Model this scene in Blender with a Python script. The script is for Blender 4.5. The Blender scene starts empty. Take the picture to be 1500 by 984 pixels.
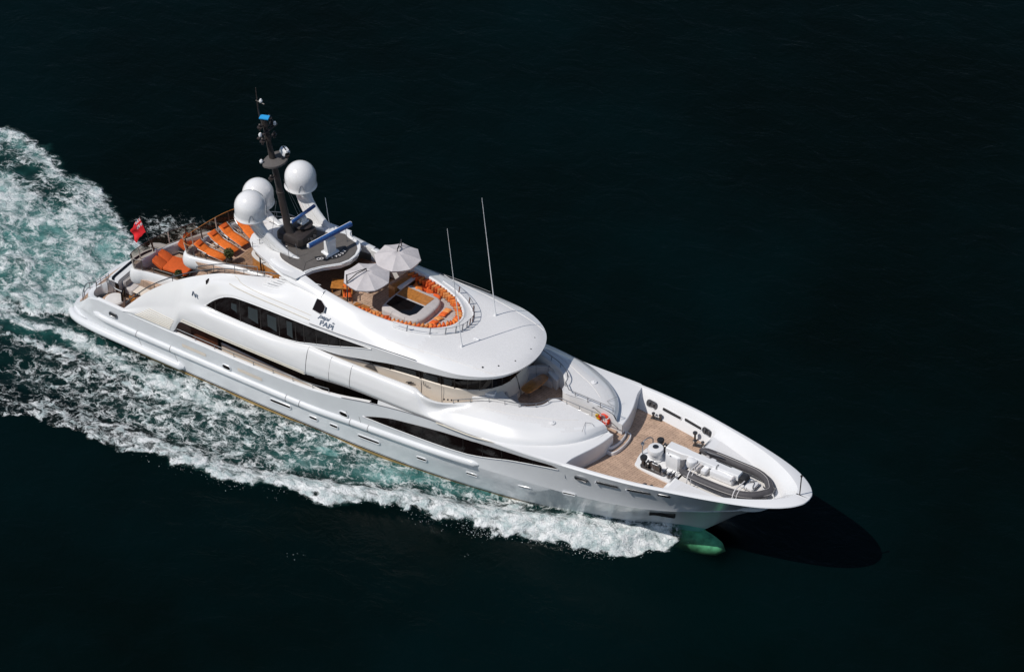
import bpy, bmesh, math, random
import numpy as np
from mathutils import Vector, Matrix
R = math.radians
random.seed(7)
scene = bpy.context.scene
COL = scene.collection

# ------------------------------------------------------------------ camera
CE, CT, CD = R(38.25), R(33.5), 214.2
back = Vector((math.sin(CT)*math.cos(CE), -math.cos(CT)*math.cos(CE), math.sin(CE)))
right = Vector((math.cos(CT), math.sin(CT), 0)); upv = back.cross(right)
cam_data = bpy.data.cameras.new('camera'); cam = bpy.data.objects.new('camera', cam_data); COL.objects.link(cam)
cam_data.lens = 125; cam_data.sensor_width = 36; cam_data.clip_start = 1; cam_data.clip_end = 20000
m = Matrix((right, upv, back)).transposed().to_4x4()
m.translation = Vector((25.71, 6.42, 3.0)) + back*CD
cam.matrix_world = m
scene.camera = cam

# ------------------------------------------------------------------ world, sun, exposure
SUN_EL = R(52)
sdir = Vector((-.568, -.823, 0)).normalized()*math.cos(SUN_EL); sdir.z = math.sin(SUN_EL)   # towards the sun
world = bpy.data.worlds.new('World'); scene.world = world; world.use_nodes = True
wn = world.node_tree; bg = wn.nodes['Background']
sky = wn.nodes.new('ShaderNodeTexSky'); sky.sky_type = 'NISHITA'; sky.sun_disc = False
sky.sun_elevation = SUN_EL; sky.sun_rotation = math.atan2(sdir.x, sdir.y); sky.air_density = 1.0; sky.dust_density = .6
wn.links.new(sky.outputs[0], bg.inputs[0]); bg.inputs[1].default_value = 0.075
sl = bpy.data.lights.new('sun', 'SUN'); sl.energy = 3.45; sl.angle = R(.53); sl.color = (1, .95, .88)
sun = bpy.data.objects.new('sun', sl); COL.objects.link(sun)
sun.rotation_euler = sdir.to_track_quat('Z', 'Y').to_euler(); sun.location = (0, 0, 60)
scene.view_settings.view_transform = 'Standard'; scene.view_settings.look = 'None'
scene.view_settings.exposure = 0; scene.view_settings.gamma = 1
try: scene.view_settings.use_curve_mapping = False
except Exception: pass
scene.cycles.max_bounces = 8; scene.cycles.transparent_max_bounces = 16
scene.cycles.caustics_reflective = False; scene.cycles.caustics_refractive = False

# ------------------------------------------------------------------ materials
def mat(name, col, rough=.5, metal=0, spec=.5, coat=0, bump=None, var=None, alpha=None, trans=0):
    """bump=(scale,strength) ; var=(scale,amount) slight value variation"""
    m = bpy.data.materials.new(name); m.use_nodes = True; nt = m.node_tree; p = nt.nodes['Principled BSDF']
    p.inputs['Base Color'].default_value = (*col, 1); p.inputs['Roughness'].default_value = rough
    p.inputs['Metallic'].default_value = metal; p.inputs['Specular IOR Level'].default_value = spec
    p.inputs['Coat Weight'].default_value = coat; p.inputs['Coat Roughness'].default_value = .08
    if trans: p.inputs['Transmission Weight'].default_value = trans
    if alpha is not None: p.inputs['Alpha'].default_value = alpha
    tc = nt.nodes.new('ShaderNodeTexCoord')
    if var is None: var = (1.3, .06)
    n = nt.nodes.new('ShaderNodeTexNoise'); n.inputs['Scale'].default_value = var[0]; n.inputs['Detail'].default_value = 5
    nt.links.new(tc.outputs['Object'], n.inputs['Vector'])
    mr = nt.nodes.new('ShaderNodeMapRange'); mr.inputs[1].default_value = .3; mr.inputs[2].default_value = .7
    mr.inputs[3].default_value = 1-var[1]; mr.inputs[4].default_value = 1+var[1]*.3
    nt.links.new(n.outputs[0], mr.inputs[0])
    mx = nt.nodes.new('ShaderNodeMix'); mx.data_type = 'RGBA'; mx.blend_type = 'MULTIPLY'; mx.inputs[0].default_value = 1
    mx.inputs[6].default_value = (*col, 1); nt.links.new(mr.outputs[0], mx.inputs[7]); nt.links.new(mx.outputs[2], p.inputs['Base Color'])
    if bump:
        b = nt.nodes.new('ShaderNodeTexNoise'); b.inputs['Scale'].default_value = bump[0]; b.inputs['Detail'].default_value = 3
        nt.links.new(tc.outputs['Object'], b.inputs['Vector'])
        bb = nt.nodes.new('ShaderNodeBump'); bb.inputs['Strength'].default_value = bump[1]; bb.inputs['Distance'].default_value = .05
        nt.links.new(b.outputs[0], bb.inputs['Height']); nt.links.new(bb.outputs[0], p.inputs['Normal'])
    return m

def teak_mat(name, c1, c2, seam, bw=.55, rh=.13):
    m = bpy.data.materials.new(name); m.use_nodes = True; nt = m.node_tree; p = nt.nodes['Principled BSDF']
    tc = nt.nodes.new('ShaderNodeTexCoord')
    br = nt.nodes.new('ShaderNodeTexBrick'); br.inputs['Scale'].default_value = 1
    br.inputs['Brick Width'].default_value = bw; br.inputs['Row Height'].default_value = rh
    br.inputs['Mortar Size'].default_value = .013; br.inputs['Mortar Smooth'].default_value = .1; br.inputs['Bias'].default_value = 0
    br.inputs['Color1'].default_value = (*c1, 1); br.inputs['Color2'].default_value = (*c2, 1); br.inputs['Mortar'].default_value = (*seam, 1)
    nt.links.new(tc.outputs['Object'], br.inputs['Vector'])
    n = nt.nodes.new('ShaderNodeTexNoise'); n.inputs['Scale'].default_value = 2.2; n.inputs['Detail'].default_value = 6
    nt.links.new(tc.outputs['Object'], n.inputs['Vector'])
    mr = nt.nodes.new('ShaderNodeMapRange'); mr.inputs[1].default_value = .3; mr.inputs[2].default_value = .7; mr.inputs[3].default_value = .78; mr.inputs[4].default_value = 1.12
    nt.links.new(n.outputs[0], mr.inputs[0])
    mx = nt.nodes.new('ShaderNodeMix'); mx.data_type = 'RGBA'; mx.blend_type = 'MULTIPLY'; mx.inputs[0].default_value = 1
    nt.links.new(br.outputs[0], mx.inputs[6]); nt.links.new(mr.outputs[0], mx.inputs[7]); nt.links.new(mx.outputs[2], p.inputs['Base Color'])
    p.inputs['Roughness'].default_value = .65
    return m

M = dict(
 white=mat('white_gelcoat', (.76, .765, .775), .28, coat=.6, var=(.35, .05)),
 hullw=mat('white_hull_paint', (.70, .72, .745), .25, coat=.7, var=(.5, .06), bump=(.55, .02)),
 white2=mat('white_matt', (.72, .70, .68), .6, var=(2, .1)),
 cream=mat('cream_panel', (.74, .66, .57), .5, var=(.6, .08)),
 trim=mat('cream_trim', (.62, .58, .50), .5),
 nonskid=mat('nonskid_white', (.70, .70, .71), .75, var=(14, .08), bump=(40, .15)),
 grey=mat('grey_nonskid', (.115, .105, .10), .8, var=(3, .15), bump=(40, .2)),
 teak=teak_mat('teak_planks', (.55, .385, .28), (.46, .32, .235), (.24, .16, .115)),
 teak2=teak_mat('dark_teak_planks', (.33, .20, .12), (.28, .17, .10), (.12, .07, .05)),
 varnish=mat('varnished_wood', (.50, .20, .045), .3, coat=.5, var=(6, .35)),
 wooddk=mat('dark_wood', (.13, .05, .028), .35, coat=.3, var=(3, .3)),
 glass=mat('dark_glass', (.007, .004, .004), .05, spec=.2, var=(.5, .1)),
 blind=mat('window_blind', (.035, .045, .05), .3),
 frame=mat('dark_frame', (.022, .015, .013), .4),
 steel=mat('polished_steel', (.30, .31, .33), .38, metal=1),
 steeld=mat('tarnished_steel', (.16, .155, .155), .42, metal=1),
 black=mat('black_rubber', (.02, .02, .022), .5),
 bottom=mat('dark_boot_stripe', (.02, .012, .012), .4),
 anti=mat('bottom_paint', (.40, .27, .10), .6),
 orange=mat('orange_canvas', (.80, .17, .015), .8, var=(5, .2), bump=(12, .4)),
 burnt=mat('burnt_orange_canvas', (.62, .10, .012), .8, var=(4, .15), bump=(9, .3)),
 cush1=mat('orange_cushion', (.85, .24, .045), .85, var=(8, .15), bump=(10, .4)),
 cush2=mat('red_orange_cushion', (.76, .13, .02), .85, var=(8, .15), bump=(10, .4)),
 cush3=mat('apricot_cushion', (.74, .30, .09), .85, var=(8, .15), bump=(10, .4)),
 seat=mat('grey_upholstery', (.52, .49, .48), .75, var=(3, .1), bump=(15, .2)),
 canopy=mat('parasol_canvas', (.56, .53, .54), .85, var=(4, .08), bump=(8, .2)),
 mast=mat('dark_mast_paint', (.04, .032, .03), .45, var=(6, .25)),
 blue=mat('blue_radar_face', (.002, .075, .30), .3, coat=.3),
 lblue=mat('light_blue_cover', (.03, .35, .75), .4),
 dome=mat('radome_gelcoat', (.80, .80, .81), .18, coat=.8, var=(1, .03)),
 tube=mat('grey_inflatable_tube', (.075, .072, .078), .62, spec=.3, var=(5, .15)),
 tubel=mat('pale_tube_stripe', (.40, .38, .37), .5),
 leaf=mat('leaves', (.07, .085, .02), .7, var=(9, .5)),
 pot=mat('clay_pot', (.07, .06, .05), .6),
 red=mat('lifebuoy_red', (.75, .05, .015), .45, var=(8, .1)),
 yellow=mat('yellow_rope', (.75, .48, .01), .6),
 text=mat('slate_lettering', (.09, .12, .17), .3),
 flagr=mat('flag_red', (.72, .012, .02), .8, var=(5, .15)),
 flagb=mat('flag_blue', (.02, .025, .12), .8),
 flagw=mat('flag_white', (.7, .68, .68), .8),
 seam=mat('panel_seam', (.16, .16, .17), .6),
 bulb=mat('bulb_paint', (.50, .60, .34), .55, var=(2.5, .55)),
 tank=mat('tub_water', (.004, .004, .005), .08),
)
def glass_clear(name, col, a):
    m = bpy.data.materials.new(name); m.use_nodes = True; nt = m.node_tree; p = nt.nodes['Principled BSDF']
    p.inputs['Base Color'].default_value = (*col, 1); p.inputs['Roughness'].default_value = .04
    tr = nt.nodes.new('ShaderNodeBsdfTransparent'); tr.inputs[0].default_value = (.75, .66, .58, 1)
    ms = nt.nodes.new('ShaderNodeMixShader'); ms.inputs[0].default_value = a
    nt.links.new(tr.outputs[0], ms.inputs[1]); nt.links.new(p.outputs[0], ms.inputs[2]); nt.links.new(ms.outputs[0], nt.nodes['Material Output'].inputs[0])
    return m
M['screen'] = glass_clear('smoked_glass_screen', (.06, .04, .03), .3)
M['clear'] = glass_clear('clear_screen', (.2, .2, .2), .03)
M['clear'].node_tree.nodes['Transparent BSDF'].inputs[0].default_value = (.93, .93, .93, 1)

# ------------------------------------------------------------------ helpers
def link(name, me, material, parent=None, smooth=35):
    me.name = name
    o = bpy.data.objects.new(name, me); COL.objects.link(o)
    if material is not None and not me.materials: me.materials.append(M[material] if isinstance(material, str) else material)
    if smooth:
        me.shade_smooth()
        me.set_sharp_from_angle(angle=R(smooth))
    if parent is not None: o.parent = parent
    return o

class MB:
    """collects geometry for one mesh object"""
    def __init__(s): s.v = []; s.f = []; s.mi = []; s.m = 0
    def add(s, vs, fs):
        n = len(s.v); s.v += [tuple(v) for v in vs]; s.f += [tuple(i+n for i in f) for f in fs]; s.mi += [s.m]*len(fs); return s
    def grid(s, rows, flip=False, closeu=False, closev=False):
        nr, nc = len(rows), len(rows[0]); vs = [p for r in rows for p in r]; fs = []
        for i in range(nr if closeu else nr-1):
            for j in range(nc if closev else nc-1):
                a, b = i*nc+j, i*nc+(j+1) % nc; c, d = ((i+1) % nr)*nc+(j+1) % nc, ((i+1) % nr)*nc+j
                fs.append((a, d, c, b) if flip else (a, b, c, d))
        return s.add(vs, fs)
    def sgrid(s, rows, **k):          # surface on starboard and its mirror on port
        s.grid(rows, **k); k = dict(k); k['flip'] = not k.get('flip', False)
        return s.grid([[(p[0], -p[1], p[2]) for p in r] for r in rows], **k)
    def box(s, c, d, rz=0, bev=0, tilt=0):
        x, y, z = d[0]/2, d[1]/2, d[2]/2
        if bev:
            b = min(bev, x*.9, y*.9, z*.9); rings = []
            for zz, ins in ((-z, b), (-z+b, 0), (z-b, 0), (z-b*.3, b*.3), (z, b)):
                X, Y = x-ins, y-ins; q = max(b-ins*.4, 1e-3)
                rings.append([(X, -Y+q, zz), (X, Y-q, zz), (X-q, Y, zz), (-X+q, Y, zz), (-X, Y-q, zz), (-X, -Y+q, zz), (-X+q, -Y, zz), (X-q, -Y, zz)])
            vs = [p for r in rings for p in r]; fs = []
            for i in range(4):
                for j in range(8): fs.append((i*8+j, i*8+(j+1) % 8, (i+1)*8+(j+1) % 8, (i+1)*8+j))
            fs.append(tuple(range(7, -1, -1))); fs.append(tuple(range(32, 40)))
        else:
            vs = [(a*x, b_*y, c_*z) for c_ in (-1, 1) for b_ in (-1, 1) for a in (-1, 1)]
            fs = [(0, 2, 3, 1), (4, 5, 7, 6), (0, 1, 5, 4), (2, 6, 7, 3), (0, 4, 6, 2), (1, 3, 7, 5)]
        mt = Matrix.Translation(c) @ Matrix.Rotation(rz, 4, 'Z') @ Matrix.Rotation(tilt, 4, 'Y')
        return s.add([mt @ Vector(v) for v in vs], fs)
    def tube(s, pts, r, n=8, caps=True, closed=False, taper=None):
        pts = [Vector(p) for p in pts]; N = len(pts); rings = []; ref = None
        for i, p in enumerate(pts):
            a = pts[(i-1) % N] if (closed or i > 0) else p; b = pts[(i+1) % N] if (closed or i < N-1) else p
            t = (b-a)
            t = t.normalized() if t.length > 1e-9 else Vector((0, 0, 1))
            if ref is None: ref = Vector((0, 0, 1)) if abs(t.z) < .9 else Vector((1, 0, 0))
            u = (ref-t*ref.dot(t)).normalized(); w = t.cross(u); ref = u
            rr = r if not isinstance(r, (list, tuple)) else r[i]
            rings.append([p+(u*math.cos(k*2*math.pi/n)+w*math.sin(k*2*math.pi/n))*rr for k in range(n)])
        s.grid(rings, closeu=closed, closev=True)
        if caps and not closed:
            m0 = len(s.v)-N*n
            s.f.append(tuple(m0+k for k in range(n-1, -1, -1))); s.f.append(tuple(m0+(N-1)*n+k for k in range(n))); s.mi += [s.m]*2
        return s
    def lathe(s, prof, c=(0, 0, 0), n=24, mt=None):
        mt = mt or Matrix.Translation(c)
        rows = [[mt @ Vector((r*math.cos(k*2*math.pi/n), r*math.sin(k*2*math.pi/n), z)) for k in range(n)] for r, z in prof]
        s.grid(rows, closev=True, flip=False)
        m0 = len(s.v)-len(prof)*n
        s.f.append(tuple(m0+k for k in range(n-1, -1, -1))); s.f.append(tuple(m0+(len(prof)-1)*n+k for k in range(n))); s.mi += [s.m]*2
        return s
    def prism(s, poly, z0, z1, bev=0):
        n = len(poly); c = Vector((sum(p[0] for p in poly)/n, sum(p[1] for p in poly)/n))
        z0f = z0 if callable(z0) else (lambda x: z0); z1f = z1 if callable(z1) else (lambda x: z1)
        def ring(zf, ins, dz=0):
            o = []
            for i, p in enumerate(poly):
                if ins:
                    a, b = Vector(poly[i-1][:2]), Vector(poly[(i+1) % n][:2]); t = (b-a).normalized(); nn = Vector((-t.y, t.x))
                    q = Vector(p[:2])+nn*ins
                else: q = Vector(p[:2])
                o.append((q.x, q.y, zf(p[0])+dz))
            return o
        rings = [ring(z0f, 0), ring(z1f, 0, -bev)]
        if bev: rings += [ring(z1f, bev*.3, -bev*.3), ring(z1f, bev)]
        s.grid(rings, closev=True)
        m0 = len(s.v)-len(rings)*n
        s.f.append(tuple(m0+k for k in range(n-1, -1, -1))); s.f.append(tuple(m0+(len(rings)-1)*n+k for k in range(n))); s.mi += [s.m]*2
        return s
    def build(s, name, material, parent=None, smooth=35, solid=None, fix=True):
        me = bpy.data.meshes.new(name); me.from_pydata(s.v, [], s.f)
        mats = material if isinstance(material, list) else [material]
        for q in mats: me.materials.append(M[q])
        if any(s.mi): me.polygons.foreach_set('material_index', s.mi)
        me.update()
        bm = bmesh.new(); bm.from_mesh(me)
        bmesh.ops.remove_doubles(bm, verts=bm.verts, dist=1e-4)
        if fix: bmesh.ops.recalc_face_normals(bm, faces=bm.faces)
        bm.to_mesh(me); bm.free()
        o = link(name, me, None, parent, smooth)
        if solid:
            md = o.modifiers.new('thick', 'SOLIDIFY'); md.thickness = solid; md.offset = -1
        return o

def tag(o, label=None, cat=None, group=None, kind=None):
    if label: o['label'] = label
    if cat: o['category'] = cat
    if group: o['group'] = group
    if kind: o['kind'] = kind
    return o
def empty(name, loc=(0, 0, 0), parent=None, rz=0):
    o = bpy.data.objects.new(name, None); COL.objects.link(o); o.location = loc; o.rotation_euler = (0, 0, rz); o.empty_display_size = .3
    if parent is not None: o.parent = parent
    return o
def copy_tree(o, parent=None):
    c = o.copy(); COL.objects.link(c)
    if parent is not None: c.parent = parent
    for ch in [k for k in bpy.data.objects if k.parent == o]: copy_tree(ch, c)
    return c

def mirror(o, parent=None):
    """the same part on the port side, as an object of its own"""
    c = o.copy(); c.data = o.data.copy(); COL.objects.link(c); c.parent = parent or o.parent
    me = c.data; co = np.empty(len(me.vertices)*3, 'f'); me.vertices.foreach_get('co', co); co[1::3] *= -1; me.vertices.foreach_set('co', co)
    me.flip_normals(); me.update()
    c.location.y = -c.location.y
    for ch in [k for k in bpy.data.objects if k.parent == o]: mirror(ch, c)
    return c
def ev(tab, x):
    """smooth monotone interpolation through (x, value) rows; value may be a tuple"""
    n = len(tab)
    if x <= tab[0][0]: return tab[0][1]
    if x >= tab[-1][0]: return tab[-1][1]
    for i in range(n-1):
        if tab[i][0] <= x <= tab[i+1][0]: break
    if isinstance(tab[0][1], (tuple, list)):
        return tuple(ev([(t[0], t[1][k]) for t in tab], x) for k in range(len(tab[0][1])))
    def sl(j): return (tab[j+1][1]-tab[j][1])/(tab[j+1][0]-tab[j][0])
    def tan(j):
        if j == 0: return sl(0)
        if j == n-1: return sl(n-2)
        a, b = sl(j-1), sl(j)
        return 0 if a*b <= 0 else 2*a*b/(a+b)
    h = tab[i+1][0]-tab[i][0]; t = (x-tab[i][0])/h; m0, m1 = tan(i)*h, tan(i+1)*h
    return (2*t**3-3*t*t+1)*tab[i][1]+(t**3-2*t*t+t)*m0+(-2*t**3+3*t*t)*tab[i+1][1]+(t**3-t*t)*m1
def cr(pts, n=4, closed=False):
    """Catmull-Rom through points"""
    P = [Vector(p) for p in pts]; N = len(P); o = []
    for i in range(N if closed else N-1):
        if closed: a, b, c, d = P[i-1], P[i], P[(i+1) % N], P[(i+2) % N]
        else: a, b, c, d = P[max(i-1, 0)], P[i], P[i+1], P[min(i+2, N-1)]
        for k in range(n):
            t = k/n
            o.append(.5*((2*b)+(c-a)*t+(2*a-5*b+4*c-d)*t*t+(3*b-a-3*c+d)*t**3))
    if not closed: o.append(P[-1])
    return o
def frange(a, b, n): return [a+(b-a)*i/(n-1) for i in range(n)]

#@@WATER
# ------------------------------------------------------------------ hull
yacht = empty('motor_yacht', (0, 0, 0))
tag(yacht, 'long white three deck motor yacht under way with dark mast and three white domes', 'yacht')
Y = yacht
YT = [(0, 3.6), (1.2, 4.15), (2.5, 4.38), (5, 4.5), (10, 4.58), (20, 4.6), (26, 4.6), (30, 4.56), (34, 4.45), (37, 4.28), (40, 3.95), (43, 3.35), (45.5, 2.74), (47.5, 2.1), (48.5, 1.62), (49.2, 1.12), (49.6, .66), (49.76, .33), (49.8, 0)]
ZT = [(0, 1.0), (1.0, 1.9), (1.7, 2.55), (2.6, 2.85), (4, 2.9), (8, 2.95), (14, 3.0), (18, 3.15), (20.5, 3.5), (23, 4.1), (26, 4.65), (29, 4.95), (33, 5.12), (37, 5.4), (41, 5.65), (46, 5.95), (49.8, 6.15)]
YK = [(0, 3.75), (1.2, 4.3), (2.5, 4.45), (5, 4.52), (26, 4.55), (30, 4.46), (34, 4.22), (37, 3.88), (40, 3.34), (42, 2.78), (43.5, 2.2), (46, 1.25), (47.6, .6), (48.1, .3), (48.4, 0)]
ZK = [(0, .95), (1.5, 1.5), (4, 1.5), (18, 1.6), (24, 2.0), (30, 2.55), (34, 2.9), (38, 3.2), (43, 3.75), (46, 4.4), (48.4, 5.3)]
YW = [(0, 3.7), (1.2, 4.2), (2.5, 4.35), (5, 4.42), (15, 4.5), (21, 4.4), (25, 4.2), (29, 3.75), (32, 3.2), (35, 2.5), (38, 1.6), (40.2, .75), (41.5, .2), (42.0, 0)]
def hull_y(x, z):
    """outer half breadth at height z"""
    zk, zt = ev(ZK, x), ev(ZT, x)
    if z >= zk:
        t = (z-zk)/max(zt-zk, .01); return ev(YK, x)+(ev(YT, x)-ev(YK, x))*t
    t = max(z/zk, 0); yw = ev(YW, x)
    return yw+(ev(YK, x)-yw)*(t**1.25)
# every row carries its own stem position
def row(kind, u):
    ends = {'k2': 40.3, 'k1': 41.3, 'w': 42.0, 'b': 42.9, 'm': 45.2, 'k': 48.4, 't': 49.8}
    X = u if u < 28 else 28+(u-28)*(ends[kind]-28)/(49.8-28)
    if kind == 't': return (X, -ev(YT, X), ev(ZT, X))
    if kind == 'k': return (X, -ev(YK, X), ev(ZK, X))
    if kind == 'w': return (X, -ev(YW, X), 0)
    if kind == 'k1': return (X, -ev(YW, 28+(X-28)*(42.0-28)/(41.3-28) if X > 28 else X)*.93, -.7)
    if kind == 'k2': return (X, -ev(YW, 28+(X-28)*(42.0-28)/(40.3-28) if X > 28 else X)*.5, -2.0)
    if kind == 'b':
        Xw = 28+(X-28)*(42.0-28)/(42.9-28) if X > 28 else X; Xk = 28+(X-28)*(48.4-28)/(42.9-28) if X > 28 else X
        return (X, -(ev(YW, Xw)*.82+ev(YK, Xk)*.18), .42)
    if kind == 'm':
        Xw = 28+(X-28)*(42.0-28)/(45.2-28) if X > 28 else X; Xk = 28+(X-28)*(48.4-28)/(45.2-28) if X > 28 else X
        return (X, -(ev(YW, Xw)*.48+ev(YK, Xk)*.52), .42+(ev(ZK, Xk)-.42)*.48)
US = frange(0, 1.2, 6)+frange(1.5, 28, 54)+frange(28.5, 46, 36)+[49.8-3.8*(1-t)**2 for t in frange(.06, 1, 26)]
def hull_rows(keys):
    out = []
    for u in US:
        ps = [row(k, u) for k in keys]
        out.append(ps)
    return out
hb = MB()
rs = []
for u in US:
    k2, k1, w, b, mm, k, t = [Vector(row(q, u)) for q in ('k2', 'k1', 'w', 'b', 'm', 'k', 't')]
    mid = k.lerp(t, .5); mid.y += 0.05 if u > 30 else 0
    cap = 0.16
    bev = Vector((t.x, min(t.y+.05, 0), t.z)); tin = Vector((t.x, t.y, t.z-.05))
    rs.append([b, mm, k+Vector((0, 0, -.03)), k+Vector((0, .0, .03)), mid, tin, bev])
hb.grid(rs)
ps_ = []
for r in rs:      # port quarter is cut down to the platform
    zl = ev([(0, .9), (3.3, .95), (4.3, 2.2), (5.1, 2.92)], r[0].x if hasattr(r[0], 'x') else r[0][0])
    ps_.append([(p[0], -p[1], min(p[2], zl) if p[0] < 5.1 else p[2]) for p in r])
hb.grid(ps_, flip=True)
# transom
hull = hb.build('hull', 'hullw', Y, smooth=28, solid=None)
lb = MB(); lb.sgrid([[row(q, u) for q in ('k2', 'k1', 'w')] for u in US]); lb.build('hull_bottom', 'anti', Y)
def wlb(u, f): return Vector(row('w', u)).lerp(Vector(row('b', u)), f)
bs = MB()
for f0, f1, mi_ in ((0, .34, 2), (.34, .56, 0), (.56, .66, 1), (.66, .74, 0), (.74, 1, 1)):
    bs.m = mi_; bs.sgrid([[wlb(u, f0), wlb(u, f1)] for u in US])
bs.build('boot_stripe', ['bottom', 'hullw', 'anti'], Y)
# bulbous bow, mostly submerged
bb = MB(); prof = []
for i in range(15):
    a = math.pi*i/14/1.0
    prof.append((i, a))
rows = []
for i in range(16):
    t = i/15; X = 38+6.65*t; r = 1.12*math.sqrt(max(0, 1-(max(0, t-.35)/.65)**2.2)); 
    rows.append([(X, r*math.cos(k*math.pi/10)*.85, -.62+r*math.sin(k*math.pi/10)*.74+.38*t) for k in range(20)])
bb.grid(rows, closev=True); bb.build('bulbous_bow', 'bulb', Y)

# bulwark cap, inner face of the fore bulwark
cp = MB(); rows = []
XC = frange(33.0, 46, 40)+[49.8-3.8*(1-t)**2 for t in frange(.06, 1, 26)]
def capw(x): return ev([(33, .28), (36, .28), (44, .34), (47.0, .55), (49.0, .7), (49.8, .75)], x)
YI1 = [(x, ev(YT, x)-.28) for x in (33, 36, 40)]+[(44, 2.78), (46, 2.12), (47.5, 1.38), (48.4, .75), (48.8, .3), (48.9, 0)]
YI2 = [(x, ev(YT, x)-.50) for x in (33, 36, 40)]+[(44, 2.52), (46, 1.82), (47.2, 1.2), (47.9, .65), (48.2, .25), (48.3, 0)]
YI3 = [(x, ev(YT, x)-.90) for x in (33, 36, 40)]+[(44, 2.14), (46, 1.45), (47.0, .92), (47.6, .45), (47.85, .15), (47.9, 0)]
def inner(tab, X):
    xe = tab[-1][0]; x = X if X < 42 else 42+(X-42)*(xe-42)/(49.8-42); return x, -max(ev(tab, x), 0)
for X in XC:
    yo = -ev(YT, X); z = ev(ZT, X); xi, yi = inner(YI1, X); x2, y2 = inner(YI2, X); x3, y3 = inner(YI3, X)
    rows.append([(X, min(yo+.05, 0), z), (X-.02, min(yo+.10, 0), z+.025), (xi+.04, min(yi-.04, 0), z+.02), (xi, yi, z-.03), (x2, y2, z-.38), (x3, y3, 4.3 if X < 41.9 else 5.19)])
cp.sgrid(rows)
cp.build('bow_bulwark', 'white', Y, smooth=40)

# ------------------------------------------------------------------ side shell (aft arch and saloon side)
BOT = [(4.5, (4.47, 2.88)), (6, (4.5, 2.93)), (8.35, (4.52, 2.96)), (8.5, (4.52, 3.1)), (9.05, (4.5, 4.0)), (14, (4.5, 4.03)), (18.4, (4.5, 4.12))]
TOP = [(4.5, (4.42, 2.98)), (5.2, (4.3, 3.75)), (6.4, (4.0, 4.95)), (7.8, (3.65, 5.95)), (9.7, (3.38, 7.05)), (11.7, (3.1, 7.88)), (13, (2.8, 8.1)), (14.6, (2.4, 8.3)), (15.4, (2.45, 8.62)), (16.3, (2.5, 8.95)), (17.2, (2.5, 9.08)), (18.4, (2.42, 9.05))]
SILL = [(9, (4.3, 5.45)), (10.8, (4.12, 5.58)), (15, (4.04, 5.55)), (17, (4.0, 5.7)), (18.4, (4.0, 5.93))]
WTOP = [(9, (4.0, 5.9)), (10.8, (4.05, 6.2)), (12, (4.05, 7.0)), (13, (4.04, 7.32)), (15.8, (4.02, 7.42)), (18.4, (4.0, 7.5))]
SHO = [(9, (3.7, 6.5)), (10.8, (3.7, 7.2)), (13, (3.6, 7.85)), (15.8, (3.5, 8.1)), (18.4, (3.45, 8.2))]
SH2 = [(9, (3.6, 6.7)), (10.8, (3.4, 7.4)), (13, (3.15, 8.02)), (15.0, (2.85, 8.27)), (16, (2.88, 8.6)), (17, (2.82, 8.86)), (18.4, (2.75, 8.92))]
def shell_ctrl(x):
    b, t = ev(BOT, x), ev(TOP, x)
    gen = []
    for k in range(9):
        s = k/8; gen.append((b[0]+(t[0]-b[0])*s**1.9+.07*math.sin(math.pi*min(s*2.2, 1)), b[1]+(t[1]-b[1])*s))
    sl, wt, sh, s2 = ev(SILL, x), ev(WTOP, x), ev(SHO, x), ev(SH2, x)
    win = [b, (b[0]+.09, b[1]+.3), (b[0]+.03, b[1]+.9), (sl[0]+.3, sl[1]-.18), sl, wt, sh, s2, t]
    w = min(max((x-9.3)/2.2, 0), 1); w = w*w*(3-2*w)
    return [(g[0]*(1-w)+q[0]*w, g[1]*(1-w)+q[1]*w) for g, q in zip(gen, win)]
def shell_curve(x):
    c = [(0, a, b) for a, b in shell_ctrl(x)]; P = cr(c, 5)
    Q = cr(c[:5], 5)+[Vector(c[4]).lerp(Vector(c[5]), k/5) for k in range(1, 5)]+cr(c[5:], 5)   # flat glazing plane between sill and head
    w = min(max((x-9.5)/2.5, 0), 1)
    return [(x, -(p.y*(1-w)+q.y*w), p.z*(1-w)+q.z*w) for p, q in zip(P, Q)]
def shell_y(x, z):
    c = shell_curve(x)
    for i in range(len(c)-1):
        if (c[i][2]-z)*(c[i+1][2]-z) <= 0 and c[i][2] != c[i+1][2]:
            t = (z-c[i][2])/(c[i+1][2]-c[i][2]); return c[i][1]+(c[i+1][1]-c[i][1])*t
    return c[0][1] if z < c[0][2] else c[-1][1]
XS = frange(4.5, 8.3, 18)+[8.4, 8.5, 8.6, 8.7, 8.8, 8.9, 9.0]+frange(9.2, 18.4, 46)
sh = MB(); sh.sgrid([shell_curve(x) for x in XS])
sh.build('side_fairing', 'white', Y, smooth=40)
# slotted vents on the aft quarter, gutter lines
lv = MB()
for k in range(7):
    zz = 3.12+k*.13; pts = []
    x0 = 5.55+k*.17; x1 = 8.2+k*.06
    for x in frange(x0, x1, 8):
        pts.append((x, shell_y(x, zz)-.012, zz))
    lv.tube(pts, .03, 5)
mirror(lv.build('side_vent', 'trim', Y))
gt = MB()
def both_tube(mb, pts, r, n=6):
    mb.tube(pts, r, n)
both_tube(gt, [(x, shell_y(x, 7.72)-.02, 7.72) for x in frange(12.3, 18.3, 20)], .03)
both_tube(gt, [(x, shell_y(x, 7.95)-.02, 7.95) for x in frange(12.3, 18.3, 20)], .018)
both_tube(gt, [(x, shell_y(x, 4.28)-.02, 4.28) for x in frange(9.2, 18.3, 30)], .025)
both_tube(gt, [(x, shell_y(x, 4.1)-.02, 4.1) for x in frange(9.1, 18.3, 30)], .03)
mirror(gt.build('rain_gutter', 'trim', Y))

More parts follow.
